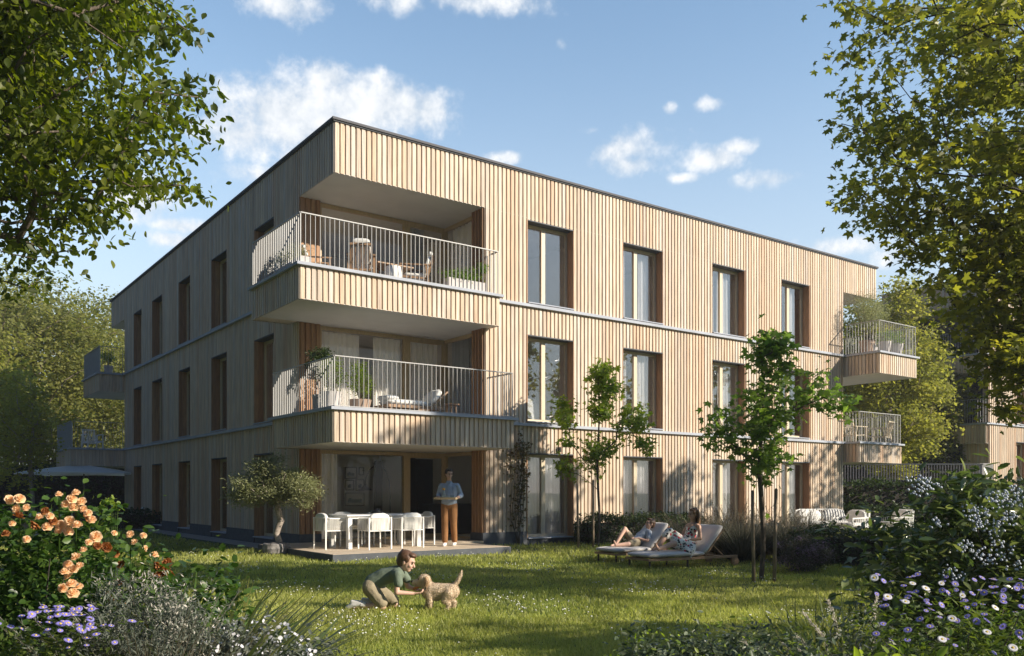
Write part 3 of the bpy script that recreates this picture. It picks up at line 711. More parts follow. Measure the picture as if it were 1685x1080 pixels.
# unseen neighbours on the sunny side: they dapple the lawn and the lower facade and are mirrored in the panes
def roundtree(name, label, x, y, h, r, z0, n=170, per=60, ls=.28, lm='lf_maple', bk='bark', group=None, spread=None, T=None, cat='tree'):
    c = (x, y, (z0+h)/2); A = ell(n, c, (r, r, (h-z0)/2), .35)
    A += rng.normal(size=A.shape)*r*.08
    return tree(name, label, cat, (x, y, 0), [(x+.1*math.sin(i), y+.08*math.cos(i*2), h*.8*i/7) for i in range(8)], A, T or T_diamond(.7), ls, per, M[lm], M[bk], spread=spread or r*.13, r_tip=.014, power=.5, group=group, back=1, seg=.7, minr=.012)
for i, (x, y, h, r, z0, nn, pp) in enumerate([(17,16.9,11.6,2.3,3.5,95,46),(15.4,15.0,12.0,1.9,9.3,70,44),(19.4,21.0,9.8,2.2,3,90,36),(25.5,26.6,10.6,2.6,3,70,26),(13.2,12.6,6.6,1.9,2.2,50,22),(17,12.2,8.0,2.2,3.0,60,30),(12.8,4.4,6.6,1.2,4.7,34,30),(19.5,8.4,9.4,1.6,4.5,40,26),(22,4.5,9.0,2.6,3.5,70,30),
    (10,-14,11,3.6,2.5,110,46),(3,-17,10,3.6,2.5,110,46),(17,-11,11,3.6,2.5,110,46),(-5,-16,11,3.8,2.5,110,46),(27,-5,10,3.6,2.5,110,46)]):
    roundtree('unseen_tree', 'broadleaf garden tree standing outside the picture on the sunny side', x, y, h, r, z0, n=nn, per=pp, ls=.26, group='garden trees outside the picture')
for i, (x, y, h, r) in enumerate([(-15,9,14,4.2),(-19,15,15,4.4),(-9,-4,13,4.2),(-16,-1,15,4.5),(-23.5,21,14,4),(-12,2,10,3.4)]):  # added out of view to block sky light from the left facade
    roundtree('unseen_tree', 'broadleaf garden tree standing outside the picture on the shaded side', x, y, h, r, .8, n=120, per=60, ls=.34, group='garden trees outside the picture')
# ------------------------------------------------------------------ trees behind
FT = [ # px, Y, base z, h, r, z0, mat, label
 (10, 46, 13.5, 5.2, 1.5, 'lf_far', 'tall hazy green tree at left edge of the background, farthest left'),
 (120, 50, 13.2, 5.0, 1.5, 'lf_far', 'tall round tree behind the far left balconies, top just below the roof'),
 (215, 58, 15.0, 5.0, 2, 'lf_far', 'background tree whose top shows over the left roof edge'),
 (275, 64, 15.0, 4.2, 2, 'lf_far2', 'light airy treetop peeping over the left roof slope'),
 (-90, 40, 10, 4.2, 1, 'lf_far2', 'yellow green tree partly cut by the left picture edge'),
 (60, 62, 17.3, 6, 3, 'lf_far2', 'high pale treetop behind the overhanging branches'),
]
for (px, Y, h, r, z0, m_, lb) in FT:
    p = PX(px, Y); roundtree('broadleaf_tree', lb, p.x, p.y, h, r, z0, n=190, per=130, ls=.21, lm=m_, group='trees behind the building')
for (px, Y, h, r, z0, m_, lb) in [(1425,52,13.3,3.2,2.5,'lf_far','tall tree right behind the right end balconies'),(1500,56,14.5,3.6,2.0,'lf_far2','sunlit yellow green tree between the two buildings'),
        (1560,62,14.5,4,3,'lf_far','green tree behind the roof of the neighbouring building'),(1390,60,11,4.0,1,'lf_far','dense tree seen through the gap below the right end balconies'),(1700,75,14,5,3,'lf_far2','far treetop at right behind the maple boughs'),(1465,37,10.3,2.3,1.9,'lf_far2','slim sunlit tree with pale trunk left of the dark neighbouring balcony'),(1535,41,8.0,1.6,2.2,'lf_far','small tree close before the shaded wall of the neighbouring building')]:
    p = PX(px, Y); roundtree('broadleaf_tree', lb, p.x, p.y, h, r, z0, n=170, per=150 if Y > 44 else 210, ls=.21 if Y > 44 else .15, lm=m_, bk='bark_pale' if px in (1465,) else 'bark', group='trees behind the building')
# birch at the left patio
p = PX(52, 30); A_ = ell(80, (p.x-.2, p.y, 3.6), (1.0, 1.2, 2.1), .2)
tree('birch_tree', 'slender pale barked birch with yellowish foliage beside the white parasol', 'tree', tuple(p), [(p.x+.06*math.sin(i*1.3), p.y, .62*i) for i in range(8)], A_, T_diamond(.7), .11, 60, M['lf_far2'], M['bark_pale'], spread=.26, r_tip=.009, back=1, seg=.4)
# ------------------------------------------------------------------ young lawn trees with stakes
def sapling(name, label, base, crown, mat_, per, ls):
    x, y = base; A = np.concatenate([ell(n, c, r, .2) for n, c, r in crown for n in [int(n*1.7)]])
    top = max(a[2] for a in A)
    return tree(name, label, 'tree', (x, y, 0), [(x+.03*math.sin(i*1.1), y+.02*math.cos(i), top*.93*i/9) for i in range(10)], A, T_maple(), ls, per, M[mat_], M['bark'], spread=.12, r_tip=.0034, power=.5, back=2, droop=.55, seg=.2, rise=.9, bend=.1, jitter=.4, spz=.7)
def cpt(px, py, Y, dx=0): q = PX(px, Y); return (q.x, Y+dx, ZY(py, Y))
k = 22.2
sapling('young_maple', 'young maple with bright lime green leaves, in front of the first window column', (2.22, k),
    [(16, cpt(993, 655, k), (.42,.45,.75)), (9, cpt(990, 610, k), (.22,.25,.2)), (9, cpt(930, 690, k), (.28,.3,.75)), (10, cpt(1045, 690, k,.2), (.45,.3,.45)), (10, cpt(985, 740, k), (.6,.5,.5)), (4, cpt(925, 765, k), (.3,.2,.22)), (4, cpt(1058,735,k), (.25,.3,.3))], 'lf_young', 24, .145)
k = 13.8
sapling('young_maple', 'young maple with dark green leaves and two stakes, right of the woman on the lounger', (3.99, k),
    [(16, cpt(1268, 600, k), (.34,.4,.5)), (8, cpt(1265, 560, k), (.18,.2,.16)), (26, cpt(1258, 670, k), (.48,.5,.55)), (8, cpt(1185, 690, k), (.30,.3,.28)), (10, cpt(1345, 640, k), (.36,.3,.34)), (14, cpt(1262, 750, k), (.40,.4,.35)), (4, cpt(1200, 725, k), (.3,.3,.2)), (4, cpt(1382,665,k), (.1,.2,.08))], 'lf_young_dark', 14, .13)
def stake(x, y, h, label, lean=(0, 0)):
    m_ = MB(); m_.tube([(0,0,0),(lean[0]*.5,0,h*.5),(lean[0],lean[1],h)], [.03,.028,.026], 8); m_.lathe([(.026,0),(.012,.02)], (lean[0],lean[1],h), 8)
    return tag(m_.build('tree_stake', M['stake'], None, smooth=True, loc=(x, y, 0)), label, 'stake', 'round wooden tree stakes')
stake(3.78, 13.5, 1.42, 'round wooden stake left of the dark green young maple', (-.02, 0)); stake(4.10, 13.5, 1.45, 'round wooden stake right of the dark green young maple', (.03, 0))
stake(1.66, 21.6, 1.6, 'thin wooden stake left of the lime green young maple', (-.03, 0)); stake(2.05, 21.8, 1.7, 'wooden stake close against the trunk of the lime green young maple', (.0, 0))
# olive in stone planter
ox, oy = -5.28, 19.35
A_ = np.concatenate([ell(70, (ox-.15, oy, 1.62), (.78,.7,.5), .15), ell(50, (ox+.55, oy-.1, 1.45), (.45,.5,.38), .15), ell(14, (ox-.75, oy, 1.35), (.35,.4,.22), .2), ell(10, (ox-.1, oy, 2.05), (.3,.3,.15), .2)])
tree('olive_tree', 'small olive tree with forked trunk and silvery crown left of the deck', 'tree', (ox, oy, 0), [(ox+dx, oy, z) for dx, z in ((.02,.1),(.06,.3),(.0,.48),(.04,.62),(.1,.76),(.05,.92),(.02,1.1),(.08,1.3))], A_, T_diamond(.3), .075, 120, M['lf_olive'], M['bark_pale'], spread=.11, r_tip=.0062, power=.5, back=2, droop=-.1, seg=.16, rise=.5, bend=.25)
pt = MB(); n = 22; prof = [(.22,.0),(.29,.05),(.31,.15),(.29,.25),(.25,.27),(.24,.22)]; pt.lathe(prof, (0,0,0), n)
pt.v = [(x*(1+.06*math.sin(i*2.3)), y*(1+.06*math.cos(i*1.7)), z) for i, (x, y, z) in enumerate(pt.v)]
tag(pt.build('stone_planter', M['stone_pot'], loc=(ox, oy, 0)), 'rough round stone planter holding the olive tree', 'planter')
# ================================================================== neighbouring building (up a slope, right)
NB = empty('apartment_building', (PX(1628, 39).x, 39, 1.3), A0, 'neighbouring apartment building at far right, its shaded balcony side towards the lawn', 'building')
x = MB()
nh = [(a, b, z0, z1) for a, b in ((2.6,3.9),(5.6,6.9),(9,10.3)) for z0, z1 in WZ]
for (za, zb, a0) in ((.1, ZC1-.03, 0), (ZC1+.05, ZC2-.03, 0), (ZC2+.05, 8.71, 1.2)): clad(x, 'u', a0, 16, za, zb, 0, -1, nh, pitch=.2)
clad(x, 'u', 0, 16, 8.71, ZT, 0, -1, pitch=.2); clad(x, 'v', 0, 5.2, 8.71, ZT, 0, -1, pitch=.2)
clad(x, 'v', 0, 1.2, .1, ZC1, 0, -1, pitch=.2)
clad(x, 'v', 4.2, 5.2, ZC1, 8.71, .0, -1, pitch=.2)
x.build('facade_cladding', M['clad'], NB)
x = MB(); core(x, 'u', .1, 16, 0, 8.7, 0, -1, nh); x.build('wall_core', M['core'], NB)
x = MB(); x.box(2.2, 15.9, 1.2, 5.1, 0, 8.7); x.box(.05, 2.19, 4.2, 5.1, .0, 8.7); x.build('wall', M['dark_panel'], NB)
x = MB(); x.box(.05, 15.9, .05, 5.15, 8.72, ZT-.03); x.build('roof_slab', M['soffit'], NB)
x = MB(); x.box(-.05, 16, -.05, 5.3, ZT, ZT+.05); x.box(-.08, 16, -.09, .04, ZC1-.03, ZC1+.04); x.build('roof_coping', M['metal_ledge'], NB)
for a, b in ((2.6,3.9),(5.6,6.9),(9,10.3)):
    for z0, z1 in WZ: window(NB, 'u', a, b, z0, z1, curt=[(.6, .95)])
balcony(NB, -.25, 1.1, .1, 4.2, 5.55, 6.36, 'w', [[(-.2, 4.2), (-.2, .14), (1.1, .14)]])
balcony(NB, -.3, -.05, 0.0, 5.0, 2.3, 3.19, 'w', [[(-.26, 5), (-.26, .04)]])
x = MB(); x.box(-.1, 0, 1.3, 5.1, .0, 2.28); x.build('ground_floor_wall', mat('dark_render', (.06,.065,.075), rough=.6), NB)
for v in (1.6, 3.4):
    for z in (1.0, 1.7): x = MB(); x.box(-.14, -.102, v, v+1.4, z, z+.07); x.build('wall_louvre', M['white_metal'], NB)
# raised terrace of the neighbour with retaining wall, picket fence and pale block
x = MB(); x.box(11.5, 34, 35.6, 60, 0, 1.3); 
tag(x.build('raised_lawn', mat('bank_grass', (.06,.09,.02), rough=.95, ns=2, namt=.4)), kind='structure')
fe = empty('picket_fence', (PX(1386, 35).x, 35, 0), R(-1), 'dark grey metal picket fence along the raised terrace beneath the neighbouring balconies', 'fence')
x = MB(); Lf = 5.6; n = 50
for i in range(n+1): x.box(Lf*i/n-.012, Lf*i/n+.012, -.02, .02, 1.7, 2.5)
x.build('picket', mat('fence_grey', (.16,.16,.18), rough=.6), fe)
x = MB(); x.box(-.05, Lf+.05, -.03, .03, 2.502, 2.55); x.box(-.05, Lf+.05, -.03, .03, 1.65, 1.698); x.build('fence_rail', M['plinth'], fe)
x = MB(); x.box(-.1, Lf+.5, .2, .4, .0, 1.9); x.build('retaining_wall', M['plinth'], fe)
x = MB(); x.box(0, .55, 0, .4, .0, 2.56); tag(x.build('gate_pillar', M['concrete'], loc=(PX(1610, 35).x, 34.9, 0), bevel=.02), 'pale concrete pillar closing the right end of the dark picket fence', 'pillar')

# ================================================================== hedges, shrubs and beds
def box_pts(n, x0, x1, y0, y1, z1, rough=.06):
    area = [(x1-x0)*(y1-y0), (x1-x0)*z1, (x1-x0)*z1, (y1-y0)*z1, (y1-y0)*z1]; pr = np.array(area)/sum(area); k = rng.choice(5, n, p=pr)
    u, v = rng.random(n), rng.random(n); P = np.zeros((n, 3))
    P[:, 0] = np.where(k == 3, x0, np.where(k == 4, x1, x0+(x1-x0)*u)); P[:, 1] = np.where(k == 1, y0, np.where(k == 2, y1, y0+(y1-y0)*(v if True else 0)))
    P[:, 2] = np.where(k == 0, z1, z1*np.where((k == 3) | (k == 4), u, v)); P[:, 1] = np.where((k == 3) | (k == 4), y0+(y1-y0)*v, P[:, 1])
    w_ = .05*np.sin(P[:, 0]*3.1)+.04*np.sin(P[:, 0]*7.3+1); P[:, 2] += w_*(P[:, 2] > z1*.7)
    return P+rng.normal(size=(n, 3))*rough
def hedge(loc, rz, lx, ly, h, label, n, ls, lm='lf_hedge'):
    r = empty('hedge', loc, rz, label, 'hedge')
    x = MB(); x.box(-lx/2+.08, lx/2-.08, -ly/2+.08, ly/2-.08, 0, h-.1); x.build('light_block', M['bark_dark'], r)  # solid dark box added inside the leaves to block light
    leaves(box_pts(n, -lx/2, lx/2, -ly/2, ly/2, h), ls, T_oval(.6) if ls > .05 else T_diamond(.65), M[lm], 'foliage', r, droop=-.1)
    return r
p = W(9.1, -.75); hedge(tuple(p), A0, 4.4, .7, .66, 'low clipped dark green hedge along the facade behind the two loungers', 9000, .07)
hedge((7.6, 16.7, 0), R(3), 4.2, .9, .62, 'low dark hedge in front of the white lounge seats at right', 11000, .06)
hedge((PX(1470,33.5).x, 33.5, 0), 0, 5.0, .8, .75, 'dark hedge behind the white garden armchair', 5000, .1)
hedge((PX(1500,34.6).x, 34.4, 0), 0, 9.0, .9, 1.75, 'taller shaded hedge below the dark picket fence', 8000, .13)
hedge((PX(205,33).x, 33, 0), R(10), 2.9, .9, .62, 'small clipped hedge at the far left end of the building', 3500, .09)
hedge((-24.5, 45, 0), 0, 12, 1.2, 2.7, 'tall dark hedge closing the garden behind the white parasol', 12000, .16)
hedge((-41, 50, 0), 0, 24, 1.6, 3.0, 'long tall hedge at the far left edge behind the birch', 12000, .2)
hedge((33, 52, 0), 0, 30, 1.5, 3.4, 'long far hedge right of the building under the trees', 9000, .22)

def blades(root, name, n, c, rad, h, w_, m_, lean=.5, bend=.6, seg=4, hj=.35, parent=None):
    a = rng.uniform(0, 2*math.pi, n); r = np.sqrt(rng.random(n)); P = np.stack([c[0]+np.cos(a)*r*rad*.45, c[1]+np.sin(a)*r*rad*.45, np.full(n, c[2])], 1)
    up = np.stack([np.cos(a)*r*lean, np.sin(a)*r*lean, np.ones(n)], 1)+rng.normal(size=(n, 3))*.10
    # bend outwards: choose the frame so z points opposite to the lean
    V, F = T_blade(w_/h, seg, bend); y = up/np.linalg.norm(up, axis=1, keepdims=True)
    z = np.stack([-np.cos(a+rng.normal(size=n)*.5), -np.sin(a), np.full(n, .25)], 1); z -= y*np.sum(z*y, 1, keepdims=True); z /= np.linalg.norm(z, axis=1, keepdims=True); x_ = np.cross(y, z)
    s = h*(1+hj*rng.uniform(-1, .6, n))
    C = (V[None, :, 0, None]*x_[:, None]+V[None, :, 1, None]*y[:, None]+V[None, :, 2, None]*z[:, None])*s[:, None, None]+P[:, None]
    FF = (F[None]+np.arange(n)[:, None, None]*len(V)).reshape(-1, 4)
    return np_mesh(name, C.reshape(-1, 3), FF, np.repeat(rng.random(n), len(F)), m_, root)
def plumes(root, n, c, rad, h, m_, ln=.2, name='plume', lean=.35, fl=60, fs=.03):
    """feathery heads: a stem with many short hairs"""
    st = MB(); pts = []; ups = []
    for i in range(n):
        a = random.uniform(0, 6.28); r = rad*math.sqrt(random.random()); hh = h*random.uniform(.8, 1.05)
        b = Vector((c[0]+math.cos(a)*r*.4, c[1]+math.sin(a)*r*.4, c[2])); d = Vector((math.cos(a)*lean*r/rad, math.sin(a)*lean*r/rad, 1)).normalized()
        dr = Vector((math.cos(a), math.sin(a), -.2))
        q = [b, b+d*hh*.5, b+d*hh*.8+dr*.03, b+d*hh+dr*.10]; st.tube(q, [.003, .0025, .002, .001], 4, cap=False)
        for k in range(fl):
            t = random.random(); p = q[2].lerp(q[3], t) if random.random() < .7 else q[1].lerp(q[2], .6+.4*t)
            pts.append(p); ups.append((q[3]-q[2]).normalized()+Vector([random.gauss(0, .5) for _ in range(3)]))
    st.build('stems', M['lf_tan'], root)
    return leaves(np.array(pts), fs, T_diamond(.16), m_, name, root, up=np.array(ups))
def shrub(name, label, cat, c, r, n, T, ls, lm, stems=14, group=None, clump=0, ck=.2, shell=.3, droop=.1, twig='bark_dark', cut=0):
    """free growing shrub rooted on the ground at (c.x,c.y)"""
    root = empty(name, (c[0], c[1], 0), 0, label, cat, group)
    P = blob_pts(n, (0, 0, c[2]), r, shell, clump, ck); P = P[P[:, 2] > .02]
    leaves(P, ls, T, M[lm], 'foliage', root, droop=droop)
    st = MB()
    for i in range(stems):
        a = random.uniform(0, 6.28); e = Vector((math.cos(a)*r[0]*random.uniform(.2, .85), math.sin(a)*r[1]*random.uniform(.2, .85), c[2]+r[2]*random.uniform(-.1, .75)))
        st.tube([(e.x*.1, e.y*.1, 0), (e.x*.4, e.y*.4, e.z*.5), tuple(e)], [.012, .008, .003], 5, cap=False)
    st.build('stems', M[twig], root)
    return root
# dark ornamental grasses between the lounger and the white seats
for i, (px, Y, h, r, m_, lb) in enumerate([(1130,19.5,.95,.5,'lf_dkgrass','feathery ornamental grass clump directly behind the seated woman'),(1178,18.6,1.0,.55,'lf_tan','tan plumed grass clump left of the tree stakes'),(1222,17.6,1.0,.6,'lf_dkgrass','dark green ornamental grass just left of the young maple trunk'),
     (1268,18.8,1.05,.6,'lf_tan','tan ornamental grass behind the stakes of the dark green maple'),(1300,17.6,.95,.5,'lf_dkgrass','dark ornamental grass right of the tree stakes'),(1325,20.5,1.05,.5,'lf_tan','brownish grass clump left of the white sofa'),(1205,20.4,1.15,.5,'lf_dkgrass','tall shadowy grass clump in front of the third window column')]):
    q = PX(px, Y); rt = empty('ornamental_grass', tuple(q), 0, lb, 'grass clump', 'ornamental grasses behind the loungers')
    blades(rt, 'blades', 1500, (0,0,0), r, h*.95, .012, M[m_], .75, .55)
    plumes(rt, 34, (0,0,0), r, h*1.12, M['lf_tan'], fl=46, fs=.035, lean=.6)
# mauve bush
q = PX(1322, 15.2); rt = shrub('flowering_bush', 'rounded bush with tiny mauve flowers, right of the dark green maple', 'bush', (q.x, q.y, .28), (.52,.45,.34), 5200, T_diamond(.3), .05, 'lf_dkgrass', shell=.5, clump=30, ck=.14)
leaves(blob_pts(2300, (0,0,.3), (.54,.47,.38), .8, 40, .13), .028, T_diamond(.6), M['lav'], 'blossom', rt, droop=-.5)

# ---- flower meshes
def rose_mesh():
    x = MB(); random.seed(3)
    for ring, (n, r, z, tilt) in enumerate([(6,.052,.0,.35),(6,.044,.010,.75),(5,.033,.017,1.05),(4,.02,.02,1.35)]):
        for k in range(n):
            a = 2*math.pi*(k+ring*.5)/n+random.uniform(-.15,.15); ca, sa = math.cos(a), math.sin(a); vs = []
            for i in range(4):
                t = i/3; ln = r*t
                for j in range(5):
                    s = (j-2)/2; wd = r*.62*math.sin(math.pi*(.18+.62*t))*s
                    rr = .004+ln*math.cos(tilt)+.006*abs(s)*-1*t; zz = z+ln*math.sin(tilt)+.012*s*s*t-(.012*t*t if ring < 2 else 0)
                    vs.append((rr*ca-wd*sa, rr*sa+wd*ca, zz))
            x.add(vs, [(i*5+j, i*5+j+1, (i+1)*5+j+1, (i+1)*5+j) for i in range(3) for j in range(4)], 0)
    return x
def daisy_mesh(n=18, r=.022):
    x = MB()
    for k in range(n):
        a = 2*math.pi*k/n; ca, sa = math.cos(a), math.sin(a); w_ = r*.13
        pr = [(r*.2,w_*.5,0),(r*.7,w_,.003),(r,w_*.4,.0)]
        vs = []
        for (d, ww, z) in pr: vs += [(d*ca-ww*sa, d*sa+ww*ca, z), (d*ca+ww*sa, d*sa-ww*ca, z)]
        x.add(vs, [(0,2,3,1),(2,4,5,3)], 0)
    x.lathe([(r*.28,.0),(r*.26,.004),(r*.1,.006)], (0,0,0), 10, 1, .5); return x
def place_flowers(root, proto, pts, sc_=(.8, 1.25), face=(0, -.5, .8), spread=.4, origin=(0, 0, 0), stem=None):
    out = []
    for i, p in enumerate(pts):
        o = proto if i == 0 else proto.copy()
        if i: COL.objects.link(o)
        o.parent = root; p = Vector(p)-Vector(origin); o.location = p
        d = Vector(face)+Vector([random.gauss(0, spread) for _ in range(3)])
        o.rotation_mode = 'QUATERNION'; o.rotation_quaternion = d.to_track_quat('Z', 'Y'); s = random.uniform(*sc_); o.scale = (s, s, s); out.append(o)
    return out
# rose bush, lower left
bc = (-2.95, 5.35)
rb = shrub('rose_bush', 'big rose bush full of apricot orange blooms, lower left corner of the garden', 'rose bush', (bc[0], bc[1], .62), (.90,.72,.66), 13000, T_oval(.68), .046, 'lf_rose', 26, clump=70, ck=.16, shell=.35)
leaves(blob_pts(2600, (.98, -.25, .55), (.32,.4,.5), .3, 16, .25), .055, T_oval(.68), M['lf_rose'], 'foliage', rb)
br = [(15,823,1.1),(32,822,1.3),(28,838,1),(44,836,.9),(97,815,.9),(125,812,1),(118,822,1.2),(135,826,1.2),(108,830,1),(122,836,1.3),(138,838,1),(100,865,1.4),(115,858,1.4),(128,866,1.4),(112,876,1.4),(98,874,1.2),(158,884,1.35),(146,893,1),(138,905,1),(126,918,1.2),(112,930,1.1),(120,938,1.3),(132,932,1.2),(106,943,1),(114,950,1.2),(104,968,1.2),(118,962,1.3),(130,966,1.2),(120,978,1.3),(215,880,1),(236,882,.9),(222,893,1),(238,902,.8),(236,911,.9),(254,915,1),(66,853,1),(82,850,1),(44,888,1.1),(78,868,1.1),(145,845,1),(152,856,1),(20,862,.9),(188,878,.9)]
brown = [(60,862),(75,842),(88,858),(140,850),(30,852),(160,898),(262,930),(272,938),(280,946),(258,944),(200,930),(196,955),(182,980),(205,985),(190,912),(176,900),(10,880),(276,928),(268,948)]
def rosept(px, py, k=0):
    D_ = 5.35-.62*math.sqrt(max(0, 1-(((px-842.5)/1421*5.2-bc[0])/1.05)**2))-.05+random.uniform(-.03, .05)
    if px > 170: D_ = 5.0+random.uniform(-.05,.05)
    q = PX(px, D_); return Vector((q.x, D_, ZY(py, D_)))
rm_ = rose_mesh(); pr = rm_.build('bloom', M['rose'], rb, smooth=True)
fl = place_flowers(rb, pr, [rosept(a, b) for a, b, s in br], (.85, 1.15), (0.2,-.8,.6), .35, (*bc, 0))
for o, (a, b, s) in zip(fl, br): o.scale = [x*s*.45 for x in o.scale]
pr = rm_.build('withered_bloom', M['rose_old'], rb, smooth=True); place_flowers(rb, pr, [rosept(a, b) for a, b in brown], (.45, .7), (0.2,-.6,.3), .6, (*bc, 0))
st = MB()
for a, b in [(215,880),(236,882),(236,911),(254,915),(97,815),(125,812),(32,822)]:
    q = rosept(a, b); st.tube([(q.x-bc[0]-.05, q.y-bc[1]+.1, q.z-.35), (q.x-bc[0], q.y-bc[1], q.z-.01)], [.005, .003], 5)
st.build('stems', M['lf_rose'], rb)
# lime yellow seed heads right of the roses
ls_ = empty('spurge_plant', (PX(185, 5.6).x, 5.6, 0), 0, 'thin stems with lime yellow bracts rising right of the rose bush', 'plant')
st = MB(); P = []
for a, b in [(170,838),(176,826),(186,845),(180,858),(176,870),(183,820),(190,832),(194,836),(172,850)]:
    q = Vector(((a-842.5)/1421*5.6-(185-842.5)/1421*5.6, 0, ZY(b, 5.6))); st.tube([(0,.05,.3),(q.x*.6,0,q.z*.7),tuple(q)], [.004,.003,.002], 4)
    P += [tuple(q+Vector([random.gauss(0, .012) for _ in range(3)])) for _ in range(9)]
st.build('stems', M['lf_rose'], ls_); leaves(np.array(P), .03, T_oval(.9), M['lf_lime'], 'bracts', ls_, droop=0)
# violet asters, lower left
ax_, ay_ = -2.18, 4.15
ra = shrub('aster_plant', 'mound of violet asters at the bottom left corner, under the roses', 'flower', (ax_, ay_, .42), (.56,.36,.36), 8500, T_diamond(.32), .04, 'lf_aster', 12, clump=60, ck=.16, shell=.4)
pr = daisy_mesh(20, .024).build('flower_head', [M['aster'], M['yolk']], ra)
pts = []
for i in range(64):
    px = random.gauss(105, 42); py = 995+abs(random.gauss(0, 26))+max(0, abs(px-100)-60)*.3
    D_ = 4.15-.22+random.uniform(-.1, .2)-(py-995)*.002; pts.append((PX(px, D_).x, D_, ZY(py, D_)))
place_flowers(ra, pr, pts, (.5, .85), (.1,-.25,.9), .25, (ax_, ay_, 0))
# grey wispy sub shrub
sx_, sy_ = -1.80, 4.3
gb = empty('wispy_shrub', (sx_, sy_, 0), 0, 'grey silvery wispy shrub between the violet asters and the grass tufts, bottom left', 'shrub')
blades(gb, 'blades', 2200, (0,0,0), .42, .78, .007, M['lf_tan'], .8, .35); plumes(gb, 80, (0,0,0), .5, .9, M['lf_grey'], fl=50, fs=.025, lean=.5, name='flower_haze')
leaves(blob_pts(8500, (0,0,.62), (.36,.3,.36), .3, 40, .16), .042, T_diamond(.16), [M['lf_grey']], 'fine_leaves', gb, droop=-.9)
leaves(blob_pts(1300, (0,0,.78), (.34,.28,.24), .6, 24, .16), .022, T_diamond(.3), M['plume'], 'plume', gb, droop=-.6)
# strap leaved tufts
for i, (px, D_, h, r, n, m_, lb) in enumerate([(345,4.6,1.0,.42,330,'lf_blade','lily like tuft with broad green leaves at the lawn edge, right of the grey shrub'),(290,5.2,.98,.35,260,'lf_rose','dark strap leaved plant between the roses and the lawn'),(388,5.3,.88,.42,230,'lf_blade','strap leaved plant leaning over the lawn, rightmost of the left bed'),(325,3.9,.62,.3,520,'lf_lime','pale yellowish grass tuft at the bottom edge, left half')]):
    q = PX(px, D_); rt = empty('grass_tuft', tuple(q), 0, lb, 'plant', 'leafy tufts in the left flower bed')
    blades(rt, 'blades', n, (0,0,0), r, h, .042 if i in (0, 1, 2) else .014, M[m_], .85, .7)
q = PX(415, 4.5); rt = shrub('white_leaved_shrub', 'low shrub with small silvery white leaves at the bottom edge, left of the boy', 'shrub', (q.x, q.y, .38), (.34,.28,.34), 4200, T_oval(.5), .036, 'lf_grey', 10, clump=30, ck=.18)
leaves(blob_pts(700, (0,0,.42), (.36,.3,.36), .8), .02, T_oval(.9), M['daisy'], 'blossom', rt)
q = PX(498, 4.9); rt = shrub('white_leaved_shrub', 'second low silvery shrub reaching right into the lawn shade, bottom left', 'shrub', (q.x, q.y, .3), (.3,.28,.30), 3000, T_oval(.5), .036, 'lf_grey', 8, clump=24, ck=.2)
# bottom centre shrubs
for px, D_, lb, hh in ((1075,4.8,'small leaved grey green shrub at the bottom edge, left of its twin, below the loungers',.33),(1215,5.0,'small leaved grey green shrub at the bottom edge, nearest to the right flower bed',.36),(1300,4.3,'low leafy shrub with pale leaf edges in front of the plumed grass',.36)):
    q = PX(px, D_); rt = shrub('leafy_shrub', lb, 'shrub', (q.x, q.y, hh*.9), (.36,.3,hh), 4200, T_oval(.45), .042, 'lf_sage', 12, clump=34, ck=.17)
    leaves(blob_pts(260, (0,0,hh), (.36,.3,hh), .8), .03, T_oval(.5), M['lf_lime'], 'young_leaves', rt)
# grasses and plumes on the right
for i, (px, D_, h, r, n, m_, lb) in enumerate([(1350,5.6,.80,.5,520,'lf_blade','arching green grass tuft at the left end of the right flower bed'),(1290,6.0,.42,.35,260,'lf_rose','low dark grass tuft on the lawn edge by the right flower bed'),(1400,5.0,.85,.4,500,'lf_blade','taller leafy tuft behind the silver plumes')]):
    q = PX(px, D_); rt = empty('grass_tuft', tuple(q), 0, lb, 'plant', 'leafy tufts in the right flower bed'); blades(rt, 'blades', n, (0,0,0), r, h, .02, M[m_], .9, .75)
for (px, D_, h, n, lb) in ((1392,4.7,.66,12,'grass with feathery silver plumes leaning left of the daisies'),(1425,5.0,.84,6,'upright silver plume grass just behind the daisies')):
    q = PX(px, D_); rt = empty('plume_grass', tuple(q), 0, lb, 'grass clump', 'silver plumed grasses')
    blades(rt, 'blades', 260, (0,0,0), .3, h*.8, .01, M['lf_dkgrass'], .8, .6); plumes(rt, n, (0,0,0), .3, h, M['plume'], fl=190, fs=.026, lean=.6)
# daisies
dx_, dy_ = 2.35, 4.55
dp = shrub('daisy_plant', 'wide mound of violet blue and white daisies in the bottom right corner', 'flower', (dx_, dy_, .46), (.78,.5,.42), 12000, T_diamond(.32), .045, 'lf_aster', 14, clump=80, ck=.15, shell=.4)
leaves(blob_pts(650, (-.55, -.1, .5), (.22,.25,.32), .5), .024, T_oval(.4), M['lf_grey'], 'pale_foliage', dp)
def dpts(n):
    o = []
    for i in range(n):
        px = random.uniform(1440, 1690); py = 945+abs(random.gauss(0, 58)); py = min(py, 1085); D_ = 4.75-(py-945)*.0062+random.uniform(-.06, .06); o.append((PX(px, D_).x, D_, ZY(py, D_)))
    return o
pr = daisy_mesh(20, .03).build('flower_head', [M['aster'], M['yolk']], dp); place_flowers(dp, pr, dpts(84), (.42, .68), (-.1,-.35,.85), .3, (dx_, dy_, 0))
pr = daisy_mesh(22, .032).build('white_flower_head', [M['daisy'], M['yolk']], dp)
